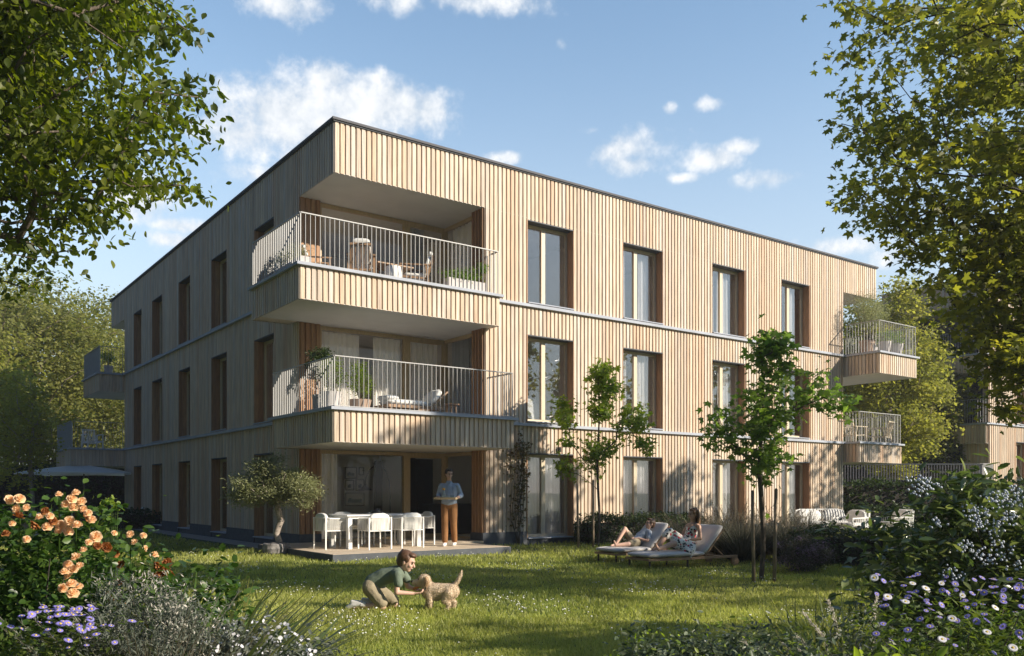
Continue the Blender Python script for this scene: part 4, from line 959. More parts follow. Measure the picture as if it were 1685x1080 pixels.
place_flowers(dp, pr, [(PX(a, 4.3).x, 4.3-(b-950)*.003, ZY(b, 4.3-(b-950)*.003)) for a, b in ((1438,951),(1447,982),(1497,960),(1515,968),(1544,960),(1532,1018),(1575,1040),(1630,1052),(1600,1066),(1640,1074),(1472,990),(1655,1070),(1568,980),(1610,1000),(1500,1052))], (.45, .7), (-.1,-.6,.7), .2, (dx_, dy_, 0))
# viburnum like shrub
vx, vy = 3.62, 6.2
vb = shrub('berry_shrub', 'large glossy leaved shrub with bluish white berry clusters at the right edge', 'shrub', (vx, vy, .74), (1.08,.8,.72), 7500, T_oval(.42), .095, 'lf_visc', 22, clump=60, ck=.18, shell=.3)
leaves(blob_pts(500, (-.35, 0, 1.30), (.35,.4,.24), .3, 10, .3), .10, T_oval(.42), M['lf_visc'], 'foliage', vb)
ico = bmesh.new(); bmesh.ops.create_icosphere(ico, subdivisions=1, radius=1); IV = np.array([v.co for v in ico.verts]); IF = np.array([[v.index for v in f.verts] for f in ico.faces]); ico.free()
P = []
for (a, b) in [(1512,790),(1524,800),(1508,812),(1534,795),(1642,812),(1655,822),(1630,826),(1668,806),(1678,830),(1600,850),(1612,862),(1626,870),(1594,838),(1648,860),(1664,850),(1620,845),(1600,905),(1616,912),(1588,900),(1630,922),(1560,940),(1578,948),(1660,910),(1676,930),(1540,860),(1640,895)]:
    D_ = 5.55+random.uniform(-.1, .2)
    for k in range(16): P.append((PX(a, D_).x-vx+random.gauss(0,.028), D_-vy+random.gauss(0,.03), ZY(b, D_)+random.gauss(0,.024)))
P = np.array(P); n = len(P); s = rng.uniform(.006, .010, n)
np_mesh('berries', (IV[None]*s[:, None, None]+P[:, None]).reshape(-1, 3), (IF[None]+np.arange(n)[:, None, None]*len(IV)).reshape(-1, 3), np.repeat(rng.random(n), len(IF)), M['berry'], vb, smooth=True)['kind'] = 'stuff'
q = PX(1470, 3.5); shrub('lime_leaved_shrub', 'bright yellow green leaves at the bottom edge below the daisies', 'shrub', (q.x, q.y, .50), (.26,.16,.26), 420, T_oval(.5), .06, 'lf_lime', 8, clump=14, ck=.3, droop=-.3)
# climber on the ground floor wall
cl = empty('climbing_plant', tuple(W(5.1, -.05)), A0, 'reddish brown climbing plant on the wall left of the first ground floor window', 'plant')
P = []; st = MB()
for i in range(9):
    u = random.uniform(-.25, .3); q = [(0.1+random.uniform(-.05,.05), -.03, 0)]
    for k in range(1, 9): q.append((u*min(1, k/4)+.08*math.sin(k*1.3+i), -.05, random.uniform(.31,.37)*k))
    st.tube(q, [.012-.001*k for k in range(9)], 4, cap=False)
    for k in range(2, 9):
        for m_ in range(6+5*(k > 5)): P.append((q[k][0]+random.gauss(0, .09), -.07+random.gauss(0, .03), q[k][2]+random.gauss(0, .12)))
st.build('stems', M['bark_dark'], cl)
leaves(np.array(P), .085, T_maple(), M['lf_ivy'], 'foliage', cl, up=np.array(P)*0+np.array([[0, -.35, -1.]])+rng.normal(size=(len(P), 3))*.3)

# ================================================================== lawn grass (stuff)
M['grass'] = leafm('grass_blades', [(.17,.22,.055),(.27,.30,.07),(.36,.38,.09),(.45,.45,.16)], .4, .5)
def lawn_pts(n, y0, y1, pw=2.0):
    u = rng.random(n); Y = (y0**(1-pw)+(y1**(1-pw)-y0**(1-pw))*u)**(1/(1-pw)); X = rng.uniform(-.64, .64, n)*Y
    du = (X-O0.x)*D1.x+(Y-O0.y)*D1.y; dv = (X-O0.x)*D2.x+(Y-O0.y)*D2.y
    ok = ~((du > -.75) & (dv > -.05) & (dv < 21)) & ~((du > -1.08) & (du < 3.4) & (dv > -2.25))
    return X[ok], Y[ok]
X, Y = lawn_pts(330000, 6.0, 40, 1.75); n = len(X)
hgt = (.028+.0016*Y)*rng.uniform(.6, 1.5, n)*(1+.35*np.sin(X*1.7+np.sin(Y*1.3)*1.5)*np.sin(Y*1.1))
wd = .0028+.00055*Y
a = rng.uniform(0, math.pi, n); P0 = np.stack([X, Y, np.zeros(n)], 1); s_ = np.stack([np.cos(a), np.sin(a), np.zeros(n)], 1)*wd[:, None]
tip = P0+np.stack([rng.normal(size=n)*.45*hgt, rng.normal(size=n)*.45*hgt, hgt], 1)
V = np.stack([P0-s_, P0+s_, tip], 1).reshape(-1, 3); tnt = np.clip(.5+.3*np.sin(X*.9+Y*.4)*np.sin(Y*.7-X*.3)+rng.normal(size=n)*.22, 0, 1)
go = np_mesh('lawn_grass', V, np.arange(n*3).reshape(-1, 3), tnt, M['grass']); tag(go, 'short mown green grass covering the lawn', 'grass', kind='stuff')
X, Y = lawn_pts(9000, 6.5, 34, 1.6); pn = np.sin(X*1.9+1.3)*np.sin(Y*1.3+X*.6)+rng.normal(size=len(X))*.25; X = X[pn > .45]; Y = Y[pn > .45]; n = len(X)
P = np.stack([X, Y, rng.uniform(.05, .085, n)], 1); s = rng.uniform(.006, .012, n)*(1+Y*.02)
np_f = np_mesh('lawn_clover', (IV[None]*s[:, None, None]*np.array([1, 1, .6])+P[:, None]).reshape(-1, 3), (IF[None]+np.arange(n)[:, None, None]*len(IV)).reshape(-1, 3), np.repeat(rng.random(n), len(IF)), M['lawnflower'])
tag(np_f, 'tiny white clover flowers scattered in the lawn', 'flowers', kind='stuff')
# ================================================================== furniture
random.seed(11)
def dining_chair(loc, rz, label, dressed=True):
    r = empty('dining_chair', loc, rz, label, 'chair', 'white dining chairs around the terrace table')
    for sx in (-.25, .27):
        for sy in (-.27, .27):
            x = MB(); x.bar((sx, sy, 0), (sx, sy, .66 if sx > 0 else .70), .028); x.build('leg', M['white_metal'], r)
    x = MB()
    for sy in (-.27, .27): x.bar((-.25, sy, .405), (.27, sy, .405), .022)
    x.bar((-.25, -.27, .405), (-.25, .27, .405), .022); x.bar((.27, -.27, .405), (.27, .27, .405), .022)
    arc = [(.27,-.285,.66),(.05,-.285,.665),(-.16,-.28,.675),(-.25,-.2,.69),(-.28,0,.695),(-.25,.2,.69),(-.16,.28,.675),(.05,.285,.665),(.27,.285,.66)]
    x.tube(arc, .017, 6); x.build('frame', M['white_metal'], r)
    # woven band: vertical cords between the arm rail and the seat rail
    x = MB(); A = [Vector(p) for p in arc]
    for i in range(len(A)-1):
        n = max(3, int((A[i+1]-A[i]).length/.016))
        for k in range(n):
            p = A[i].lerp(A[i+1], k/n); q = Vector((p.x, p.y*.955, .42)); x.bar(tuple(p-Vector((0,0,.01))), tuple(q), .0125, .006)
    x.build('woven_back', M['cord'], r)
    x = MB(); x.pillow((.01, 0, .455), (.27,0,0), (0,.255,0), (0,0,.05)); x.build('seat_cushion', M['white_fabric'], r, smooth=True)
    x = MB(); x.pillow((-.20, 0, .64), (.055,0,.015), (0,.25,0), (-.02,0,.15)); x.build('back_cushion', M['white_fabric'], r, smooth=True)
    return r
TC = W(.82, -.45, .155)
t_ = empty('dining_table', TC, A0, 'white rectangular dining table on the terrace deck, ringed by white chairs', 'table')
x = MB(); x.box(-.95, .95, -.5, .5, .715, .75); x.box(-.9, .9, -.45, .45, .66, .713); x.build('table_top', M['white_metal'], t_, bevel=.006)
for sx in (-.87, .87):
    for sy in (-.43, .43):
        x = MB(); x.box(sx-.05, sx+.05, sy-.05, sy+.05, 0, .66); x.build('leg', M['white_metal'], t_)
for (a, b, rz, lb) in [(-.36,-.66,90,'white dining chair with its back to the lawn, left of the front two'),(.47,-.64,88,'white dining chair with its back to the lawn, right of the two at the front'),
        (-1.15,-.05,4,'white dining chair at the left head of the table beside the olive tree'),(1.22,.1,176,'white dining chair at the right head of the table, nearest to the standing man'),
        (-.42,.68,-90,'white dining chair on the house side, left one, facing the lawn'),(.45,.68,-92,'white dining chair on the house side, right one, facing the lawn')]:
    q = TC+D1*a+D2*b; dining_chair(tuple(q), A0+R(rz), lb)
bw = MB(); bw.lathe([(.04,.0),(.12,.015),(.17,.05),(.165,.052),(.11,.02),(.03,.012)], (0,0,0), 18)
tag(bw.build('fruit_bowl', M['black_metal'], smooth=True, loc=tuple(TC+Vector((.0,.1,.752)))), 'dark bowl on the white dining table', 'bowl')
x = MB()
for k in range(9):
    a = k*.7; x.pillow((.07*math.cos(a)*(k > 0), .07*math.sin(a)*(k > 0), .05+.035*(k < 3)), (.035,0,0), (0,.035,0), (0,0,.033), n=4, p=2)
tag(x.build('fruit_pile', mat('dark_fruit', [(.03,.02,.03),(.3,.3,.26)], rough=.4), smooth=True, loc=tuple(TC+Vector((.0,.1,.752)))), 'dark and pale fruit lying in the bowl on the table', 'fruit')
def teak_chair(loc, rz, label, s=1, wood='teak', group='wooden lounge chairs on the balconies', cushion=True):
    r = empty('lounge_chair', loc, rz, label, 'armchair', group); r.scale = (s, s, s)
    for sy in (-.3, .3):
        x = MB(); x.bar((.32, sy, 0), (.30, sy, .58), .05, .04); x.build('leg', M[wood], r)
        x = MB(); x.bar((-.38, sy, 0), (-.28, sy, .58), .05, .04); x.build('leg', M[wood], r)
        x = MB(); x.bar((-.42, sy, .59), (.36, sy, .60), .07, .03); x.build('armrest', M[wood], r)
    x = MB(); x.bar((.3,-.3,.3), (.3,.3,.3), .05); x.bar((-.3,-.3,.26), (-.3,.3,.26), .05); x.bar((.3,-.28,.3), (-.3,-.28,.26), .04); x.bar((.3,.28,.3), (-.3,.28,.26), .04)
    for sy in (-.24, .24): x.bar((-.28, sy, .26), (-.46, sy, .82), .035)
    x.bar((-.46,-.26,.82), (-.46,.26,.82), .05)
    for k in range(-3, 4): x.bar((-.30, k*.065, .3), (-.455, k*.065, .80), .018)
    x.build('frame', M[wood], r)
    if cushion:
        x = MB(); x.pillow((.02,0,.36), (.31,0,.01), (0,.26,0), (0,0,.06)); x.build('seat_cushion', M['white_fabric'], r, smooth=True)
        x = MB(); x.pillow((-.31,0,.62), (.05,0,.02), (0,.25,0), (-.08,0,.24)); x.build('back_cushion', M['white_fabric'], r, smooth=True)
        x = MB(); x.pillow((-.40,0,.90), (.05,0,.01), (0,.2,0), (-.01,0,.07)); x.build('head_cushion', M['white_fabric'], r, smooth=True)
    return r
def side_table(loc, label, s=.3, h=.45, m_='teak', name='side_table'):
    r = empty(name, loc, A0, label, 'table'); x = MB(); x.lathe([(s,h-.03),(s,h)], n=20) if name == 'side_table' else x.box(-s*1.5, s*1.5, -s, s, h-.03, h); x.build('table_top', M[m_], r)
    for a in range(3 if name == 'side_table' else 4):
        q = a*2.09 if name == 'side_table' else math.pi/4+a*math.pi/2
        x = MB(); k = .8 if name == 'side_table' else 1.1; x.bar((math.cos(q)*s*k,math.sin(q)*s*k,0), (math.cos(q)*s*k*.75,math.sin(q)*s*k*.75,h-.03), .035); x.build('leg', M[m_], r)
    return r
F2, F1 = ZC2+.03, ZC1+.03
def potted(loc, pot, label, n, rad, c, lm, ls=.05, pr=(.2,.38), T=None, stems=8):
    r = empty('potted_plant', loc, A0, label, 'potted plant')
    x = MB(); x.lathe([(pr[0]*.75,0),(pr[0]*.97,pr[1]*.9),(pr[0],pr[1]),(pr[0]*.9,pr[1]),(pr[0]*.88,pr[1]*.85)], n=18); x.build('pot', M[pot], r, smooth=False)
    leaves(blob_pts(n, (0,0,c), rad, .3, 24, .2), ls, T or T_oval(.5), M[lm], 'foliage', r)
    x = MB()
    for i in range(stems):
        a = i*2.4; x.tube([(0,0,pr[1]*.8),(math.cos(a)*rad[0]*.3,math.sin(a)*rad[1]*.3,(pr[1]+c)/2),(math.cos(a)*rad[0]*.6,math.sin(a)*rad[1]*.6,c+rad[2]*.3)], [.01,.007,.003], 4)
    x.build('stems', M['bark'], r); return r
# top left balcony
teak_chair(tuple(W(.95,.5,F2)), A0+R(60), 'wooden lounge chair with white cushions on the top balcony, seen from behind, left one')
teak_chair(tuple(W(2.35,.45,F2)), A0+R(150), 'wooden lounge chair on the top balcony, right one, turned to the small table')
teak_chair(tuple(W(.0,.9,F2)), A0+R(-20), 'low wooden lounge chair at the left end of the top balcony', .85)
side_table(tuple(W(1.65,.45,F2)), 'wooden coffee table between the lounge chairs on the top balcony', .33, .5, name='coffee_table')
x = MB(); x.lathe([(.18,0),(.2,.2),(.18,.4)], n=16); tag(x.build('round_pouf', M['white_fabric'], smooth=True, loc=tuple(W(1.55,.05,F2))), 'round white pouf in front of the wooden coffee table, top balcony', 'pouf')
r = empty('trough_planter', W(3.6,.0,F2), A0, 'trough of arching green plants at the right end of the top balcony', 'planter')
x = MB(); x.box(-.6,.5,-.14,.14,0,.34); x.build('trough', M['planter_pale'], r); leaves(blob_pts(1500, (-.05,0,.48), (.66,.26,.2), .4, 26, .2), .05, T_oval(.45), M['lf_young_dark'], 'foliage', r)
leaves(blob_pts(500, (.4,0,.72), (.22,.2,.2), .4, 8, .2), .05, T_oval(.45), M['lf_young_dark'], 'foliage', r)
r = empty('trough_planter', W(-.72,.9,F2), A0, 'trough of pale wispy plants along the left rail of the top balcony', 'planter')
x = MB(); x.box(-.12,.12,-1.0,.7,0,.26); x.build('trough', M['planter_pale'], r); leaves(blob_pts(1500, (0,-.1,.46), (.2,.9,.24), .4, 26, .2), .05, T_oval(.3), M['lf_olive'], 'foliage', r)
# middle left balcony
potted(tuple(W(-.18,.35,F1)), 'planter_pale', 'potted bush with round dark green crown at the left column of the middle balcony', 1500, (.34,.32,.26), 1.22, 'lf_hedge', .06, (.2,.42))
potted(tuple(W(-.22,-.35,F1)), 'planter_pale', 'potted lime green shrub behind the left rail of the middle balcony', 1300, (.3,.3,.42), .85, 'lf_young', .045, (.24,.42))
potted(tuple(W(.35,-.6,F1)), 'terracotta', 'lime green shrub in a brown trough right of the corner post, middle balcony', 1400, (.3,.26,.42), .68, 'lf_young', .045, (.26,.26))
r = empty('daybed', W(2.1,.2,F1), A0, 'low daybed with thick white cushions on the middle balcony', 'daybed')
for sx in (-.75,.7):
    for sy in (-.3,.3):
        x = MB(); x.bar((sx,sy,0),(sx*.9,sy,.26),.045); x.build('leg', M['teak'], r)
x = MB(); x.box(-.8,.78,-.35,-.30,.2,.27); x.box(-.8,.78,.30,.35,.2,.27); x.box(-.8,-.75,-.30,.30,.2,.27); x.box(.73,.78,-.3,.3,.2,.27); x.bar((.45,-.32,.28),(.86,-.32,.66),.04); x.bar((.45,.32,.28),(.86,.32,.66),.04); x.build('frame', M['teak'], r)
x = MB(); x.pillow((-.2,0,.34),(.58,0,0),(0,.33,0),(0,0,.08)); x.build('seat_cushion', M['white_fabric'], r, smooth=True)
x = MB(); x.pillow((.58,0,.52),(.06,0,-.04),(0,.33,0),(.17,0,.2)); x.build('back_cushion', M['white_fabric'], r, smooth=True)
x = MB(); x.pillow((-.62,0,.44),(.2,0,0),(0,.28,0),(0,0,.07)); x.build('head_cushion', M['white_fabric'], r, smooth=True)
side_table(tuple(W(3.35,.3,F1)), 'small round side table right of the daybed on the middle balcony', .2, .42)
# right end balconies
for (u, v, lb, n, rad, c, pt_) in [(20.6,-.6,'olive like bush in a pot at the left end of the top right balcony',2600,(.62,.6,.55),1.5,'terracotta'),(21.3,-.2,'largest bush of the top right balcony, in the middle behind the rail',3200,(.8,.7,.65),1.75,'planter_pale'),(22.1,.2,'bushy crown at the right end of the top right balcony',2600,(.6,.6,.55),1.7,'planter_pale')]:
    potted(tuple(W(u,v,ZC2+.03)), pt_, lb, n, rad, c, 'lf_olive', .06, (.28,.5), T_diamond(.35))
for (u, v, lb) in [(21.0,-1.05,'small leafy plant in a white pot behind the front rail, top right balcony, left one'),(21.8,-1.05,'small leafy plant in a white pot behind the front rail, top right balcony, right one')]:
    potted(tuple(W(u,v,ZC2+.03)), 'planter_pale', lb, 700, (.32,.28,.25), .66, 'lf_young_dark', .06, (.22,.45))
teak_chair(tuple(W(20.7,.0,ZC1+.02)), A0+R(0), 'pale wooden armchair at the left end of the middle right balcony', 1, 'frame_pale', cushion=False)
teak_chair(tuple(W(22.2,-.1,ZC1+.02)), A0+R(100), 'pale wooden armchair at the right end of the middle right balcony', 1, 'frame_pale', cushion=False)
teak_chair(tuple(W(-1.1,21.6,ZC1+.03)), A0+R(-80), 'wooden chair on the lower far left balcony', 1, 'white_metal', cushion=False)
potted(tuple(W(-.5,21.5,ZC2+.03)), 'planter_pale', 'potted plant on the upper far left balcony', 700, (.3,.3,.3), .75, 'lf_young_dark', .06)
# white lounge set on the right lawn
def lounge_seat(loc, rz, w, label, cat='armchair', stripes=False, cushions=1):
    r = empty('garden_armchair' if cat == 'armchair' else 'garden_sofa', loc, rz, label, cat, 'white rope lounge furniture on the right lawn')
    h = w/2
    for sx in (-.36,.36):
        for sy in (-h,h):
            x = MB(); x.bar((sx,sy,0),(sx*.95,sy,.58 if sx > 0 else .78),.035); x.build('leg', M['white_metal'], r)
    x = MB(); x.box(-.36,.36,-h,h,.27,.31)
    for sy in (-h,h): x.bar((-.38,sy,.6),(.36,sy,.58),.04)
    x.tube([(-.36,-h,.78),(-.40,-h*.8,.82),(-.40,h*.8,.82),(-.36,h,.78)], .02, 6)
    n = int(w/.07)
    for i in range(n+1): x.bar((-.35,-h+w*i/n,.3),(-.40,-h+w*i/n,.80),.014)
    for i in range(8):
        for sy in (-h,h): x.bar((-.3+.08*i,sy,.3),(-.3+.08*i,sy,.58),.012)
    x.build('frame', M['white_metal'], r)
    for i in range(cushions):
        cy = (i-(cushions-1)/2)*(w/cushions); hw = w/cushions/2-.02
        x = MB(); x.pillow((.02,cy,.38),(.36,0,0),(0,hw,0),(0,0,.08)); x.build('seat_cushion', M['white_fabric'], r, smooth=True)
        x = MB(); x.pillow((-.24,cy,.62),(.08,0,.02),(0,hw,0),(-.05,0,.2)); x.build('back_cushion', M['striped'] if stripes and i == cushions-1 else M['white_fabric'], r, smooth=True)
    return r
sm = mat('striped_fabric', (.5,.5,.5), rough=.9, namt=0); M['striped'] = sm; t = sm.node_tree
wv = t.nodes.new('ShaderNodeTexWave'); wv.bands_direction = 'Y'; wv.inputs['Scale'].default_value = 3.2; tcn = t.nodes.new('ShaderNodeTexCoord'); t.links.new(tcn.outputs['Object'], wv.inputs[0])
rp = ramp(t, [(.0,(.1,.11,.13)),(.55,(.12,.13,.15)),(.62,(.75,.74,.7)),(1,(.75,.74,.7))]); t.links.new(wv.outputs['Fac'], rp.inputs[0]); t.links.new(rp.outputs[0], t.nodes['Principled BSDF'].inputs['Base Color'])
q = PX(1358,28.6); lounge_seat(tuple(q), R(-78), 1.75, 'white rope garden sofa with a striped grey cushion at the right building corner', 'sofa', True, 2)
q = PX(1400,27.3); lounge_seat(tuple(q), R(205), .8, 'white garden armchair with puffy pillow, between the sofa and the low table')
q = PX(1472,28.2); lounge_seat(tuple(q), R(195), .85, 'white garden armchair standing alone at the right, beside the berry shrub')
r = empty('coffee_table', PX(1428,27.0), R(10), 'low white garden coffee table in front of the white armchairs', 'table')
x = MB(); x.box(-.5,.5,-.3,.3,.3,.33); x.build('table_top', M['white_metal'], r)
for sx in (-.45,.45):
    for sy in (-.25,.25):
        x = MB(); x.bar((sx,sy,0),(sx,sy,.3),.03); x.build('leg', M['white_metal'], r)
# parasol and patio set far left
pu = PX(138,36); r = empty('parasol', pu, R(12), 'wide white square parasol open over the patio at the far left', 'parasol')
x = MB(); S_ = 2.05; ap = (0,0,2.56); e = []
ring = [(S_,0.2,2.2),(S_*.98,S_*.98,2.16),(0,S_,2.2),(-S_*.98,S_*.98,2.16),(-S_,0,2.2),(-S_*.98,-S_*.98,2.16),(0,-S_,2.2),(S_*.98,-S_*.98,2.16)]
m2 = [tuple(Vector(ap).lerp(Vector(p), .5)-Vector((0,0,.035*(i % 2 == 0)))+Vector((0,0,.02))) for i, p in enumerate(ring)]
vs = [ap]+m2+ring+[(p[0],p[1],p[2]-.07) for p in ring]
fs = [(0,1+i,1+(i+1) % 8) for i in range(8)]+[(1+i,9+i,9+(i+1) % 8,1+(i+1) % 8) for i in range(8)]+[(9+i,17+i,17+(i+1) % 8,9+(i+1) % 8) for i in range(8)]
x.add(vs, fs); x.build('canopy', mat('parasol_cloth', (.86,.85,.83), rough=.9, namt=.05, trans=.3), r)
x = MB(); x.tube([(0,0,0),(0,0,2.55)], .03, 8); x.build('pole', M['stake'], r)
x = MB()
for p in ring: x.bar((0,0,2.5),(p[0]*.98,p[1]*.98,p[2]-.01),.015)
x.build('ribs', M['stake'], r); x = MB(); x.lathe([(.35,0),(.35,.08),(.06,.1),(.05,.3)], n=16); x.build('base', M['plinth'], r)
r = empty('daybed', PX(84,33.5), R(5), 'white cushioned daybed under the parasol behind the roses', 'daybed')
x = MB(); x.box(-1.1,1.1,-.4,.4,.3,.36); x.build('frame', M['teak'], r); x = MB(); x.pillow((0,0,.5),(.75,0,0),(0,.4,0),(0,0,.14)); x.build('seat_cushion', M['white_fabric'], r, smooth=True)
for sx in (-1,1):
    x = MB(); x.box(sx-.04,sx+.04,-.35,.35,0,.3); x.build('leg', M['teak'], r)
q = PX(216,33.6); lounge_seat((q.x, q.y+.4, 0), R(200), .7, 'pale garden armchair half hidden behind the small far left hedge')
# ------------------------------------------------------------------ loungers
def lounger(loc, rz, label, hg=1.22, ln=2.0):
    """x runs from the foot end (0) to the head end; near side is -y"""
    r = empty('sun_lounger', loc, rz, label, 'sun lounger', 'grey sun loungers on the lawn'); h = .33
    x = MB()
    for sy in (-h, h): x.box(0, ln, sy-.02, sy+.02, .155, .20)
    for k in (0.0, .5, hg, hg+.38): x.box(k, k+.06, -h+.02, h-.02, .16, .195)
    x.build('frame', M['teak'], r)
    for (lx, sy) in ((.06,-.30),(.06,.30),(.95,-.30),(.95,.30)):
        x = MB(); x.box(lx-.014, lx+.014, sy-.014, sy+.014, 0, .155); x.build('leg', M['black_metal'], r)
    for sy in (-.36, .36):
        x = MB(); n = 20; c = (ln-.08, sy, .085)
        for s2 in (-.02, .02): pass
        x.add([(c[0]+.085*math.cos(2*math.pi*i/n), sy+d, c[2]+.085*math.sin(2*math.pi*i/n)) for d in (-.02,.02) for i in range(n)], [(i,(i+1) % n,n+(i+1) % n,n+i) for i in range(n)]+[tuple(range(n))[::-1], tuple(range(n,2*n))])
        x.build('wheel', M['teak'], r)
    x = MB(); x.pillow((hg/2,0,.255),(hg/2+.02,0,0),(0,.36,0),(0,0,.055),n=10,p=9); x.build('seat_cushion', M['grey_fabric'], r, smooth=True)
    b0 = Vector((hg,0,.23)); b1 = Vector((hg+.46,0,.72)); d = (b1-b0); nn = Vector((-d.z,0,d.x)).normalized()
    x = MB(); c = (b0+b1)/2+nn*.055; x.pillow(tuple(c), tuple(d*.53), (0,.36,0), tuple(nn*.055),n=10,p=9); x.build('back_cushion', M['grey_fabric'], r, smooth=True)
    x = MB()
    for sy in (-.31,.31): x.bar(tuple(b0+Vector((0,sy,-.02))), tuple(b1+Vector((0,sy,-.02))), .03)
    x.bar(tuple(b1+Vector((0,-.31,-.02))), tuple(b1+Vector((0,.31,-.02))), .03); x.bar((hg+.23,-.25,.42),(hg+.5,-.25,.2),.02); x.bar((hg+.23,.25,.42),(hg+.5,.25,.2),.02)
    x.build('backrest_frame', M['teak'], r); return r
LR = R(29.5); LD = Vector((math.cos(LR), math.sin(LR), 0)); LN = Vector((-LD.y, LD.x, 0))
L2 = Vector((2.47,15.55,0))+LN*.36; L1 = Vector((2.03,16.95,0))+LN*.36
lounger(tuple(L2), LR, 'grey cushioned sun lounger nearer to the viewer, the woman sits on it', 1.37, 2.15)
lounger(tuple(L1), LR, 'grey cushioned sun lounger farther from the viewer, the boy lies on it', .93, 1.85)
# ------------------------------------------------------------------ room behind the ground floor glazing
def picture(u, z, w_, h_, label, th=(.1, .6)):
    r = empty('picture_frame', W(u, 6.57, z), A0, label, 'picture', 'framed pictures on the living room wall')
    x = MB(); f = .022; x.box(-w_/2,w_/2,-.03,0,-h_/2,-h_/2+f); x.box(-w_/2,w_/2,-.03,0,h_/2-f,h_/2); x.box(-w_/2,-w_/2+f,-.03,0,-h_/2+f,h_/2-f); x.box(w_/2-f,w_/2,-.03,0,-h_/2+f,h_/2-f); x.build('frame', M['bark'], r)
    x = MB(); x.box(-w_/2+f,w_/2-f,-.012,-.008,-h_/2+f,h_/2-f); x.build('mount', M['plaster'], r)
    x = MB(); x.box(-w_/2+.09,w_/2-.09,-.016,-.0125,-h_/2*.5,-h_/2*.5+h_*.25); x.box(-w_/2+.12,-w_/2+.2,-.016,-.0125,-h_/2*.5+h_*.255,h_*.1); x.build('print', M['plinth'], r)
def uat(px, v):
    k_ = (px-842.5)/1421; b = O0+D2*v; return (b.y*k_-b.x)/(D1.x-D1.y*k_)
def zat(px, py, v): u = uat(px, v); return ZY(py, (O0+D1*u+D2*v).y)
for (x0, y0, x1, y1, lb) in [(567,769,587,788,'upper left framed picture in the living room'),(590,769,598,782,'small upper right framed picture in the living room'),(568,790,582,807,'middle left framed picture in the living room'),(585,789,599,808,'middle right framed picture, partly behind the arc lamp'),(568,811,599,833,'largest framed picture, lowest on the living room wall')]:
    u0, u1 = uat(x0, 6.57), uat(x1, 6.57); za, zb = zat(x0, y1, 6.57), zat(x0, y0, 6.57); picture((u0+u1)/2, (za+zb)/2, u1-u0, zb-za, lb)
x = MB(); x.box(uat(617,6.5),uat(630,6.5),6.45,6.59,.155,2.4); tag(x.build('dark_door', M['dark_panel'], None), 'narrow dark door leaf in the back wall of the living room', 'door'); o = bpy.data.objects['dark_door']; o.parent = BL
for k in ('label','category'): del o[k]
x = MB(); x.box(uat(662,5.2),uat(688,5.2),5.1,5.7,.155,2.45); x.build('cupboard', M['dark_panel'], BL)
x = MB(); x.box(uat(686,4.4),uat(712,4.4),4.4,5.0,.155,2.4); x.build('cupboard', M['dark_panel'], BL)
kc = empty('kitchen_counter', W(uat(706,3.4),3.4,.152), A0, 'dark kitchen counter behind the glass door, right of the man', 'counter')
x = MB(); x.box(0,1.9,0,.6,0,.86); x.build('cabinet', M['dark_panel'], kc); x = MB(); x.box(-.03,1.93,-.03,.63,.862,.9); x.build('worktop', M['plinth'], kc)
al = empty('arc_lamp', W(uat(642,5.0),5.0,.152), A0, 'tall black arc lamp with a cone shade in the ground floor living room', 'lamp')
x = MB(); pts = [(0,0,0.02),(0,0,1.2),(-.02,0,1.55),(-.12,0,1.85),(-.3,0,2.03),(-.5,0,2.05),(-.68,0,1.93),(-.8,0,1.7),(-.84,0,1.48)]; x.tube(pts, .014, 6); x.build('arm', M['black_metal'], al, smooth=True)
x = MB(); x.lathe([(.23,1.30),(.05,1.44),(.03,1.5)], (-.84,0,0), 18); x.build('lamp_shade', M['black_metal'], al); x = MB(); x.lathe([(.16,0),(.16,.03)], n=18); x.build('base', M['black_metal'], al)
sf = empty('white_armchair', W(5.85,1.0,3.152), A0, 'white armchair and round lamp seen through the middle window of the first column', 'armchair')
x = MB(); x.pillow((.1,0,.3),(.4,0,0),(0,.4,0),(0,0,.25)); x.pillow((.6,.1,.5),(.3,0,0),(0,.15,0),(0,0,.4)); x.build('cushion', M['white_fabric'], sf, smooth=True)
x = MB(); x.pillow((-.05,-.1,.72),(.16,0,0),(0,.16,0),(0,0,.16),p=2); x.build('round_cushion', M['white_fabric'], sf, smooth=True)
wl = MB(); wl.box(-.03,.03,-.09,-.02,-.07,.07); tag(wl.build('wall_lamp', M['black_metal'], loc=tuple(W(6.6,0,2.56)), rz=A0), 'small black wall lamp above the first ground floor window', 'lamp')
# ================================================================== people and the puppy
def skinmat(name, c): return mat(name, c, rough=.5, spec=.35, namt=.06)
M['skin'] = skinmat('skin', (.58,.36,.26)); M['skin_kid'] = skinmat('skin_child', (.66,.42,.32)); M['lips'] = skinmat('lips', (.45,.15,.13)); M['eye'] = mat('eye_dark', (.02,.015,.012), rough=.2, namt=0)
M['teeth'] = mat('teeth', (.75,.72,.66), rough=.3, namt=0)
M['hair_dark'] = mat('dark_hair', (.028,.018,.012), rough=.5, ns=20, nscale=(6,6,1), namt=.5); M['hair_brown'] = mat('brown_hair', [(.09,.045,.022),(.14,.07,.035)], rough=.5, ns=20, nscale=(6,6,1), namt=.5)
M['hair_wavy'] = mat('wavy_hair', [(.07,.035,.018),(.28,.15,.06),(.1,.05,.025)], rough=.45, ns=9, nscale=(6,6,1), namt=.6)
M['denim_shirt'] = mat('light_blue_shirt', (.33,.40,.50), rough=.85, ns=14, namt=.14, bump=.5, bscale=14); M['chino'] = mat('rust_chino', (.26,.12,.04), rough=.85, ns=9, namt=.2, bump=.5, bscale=12)
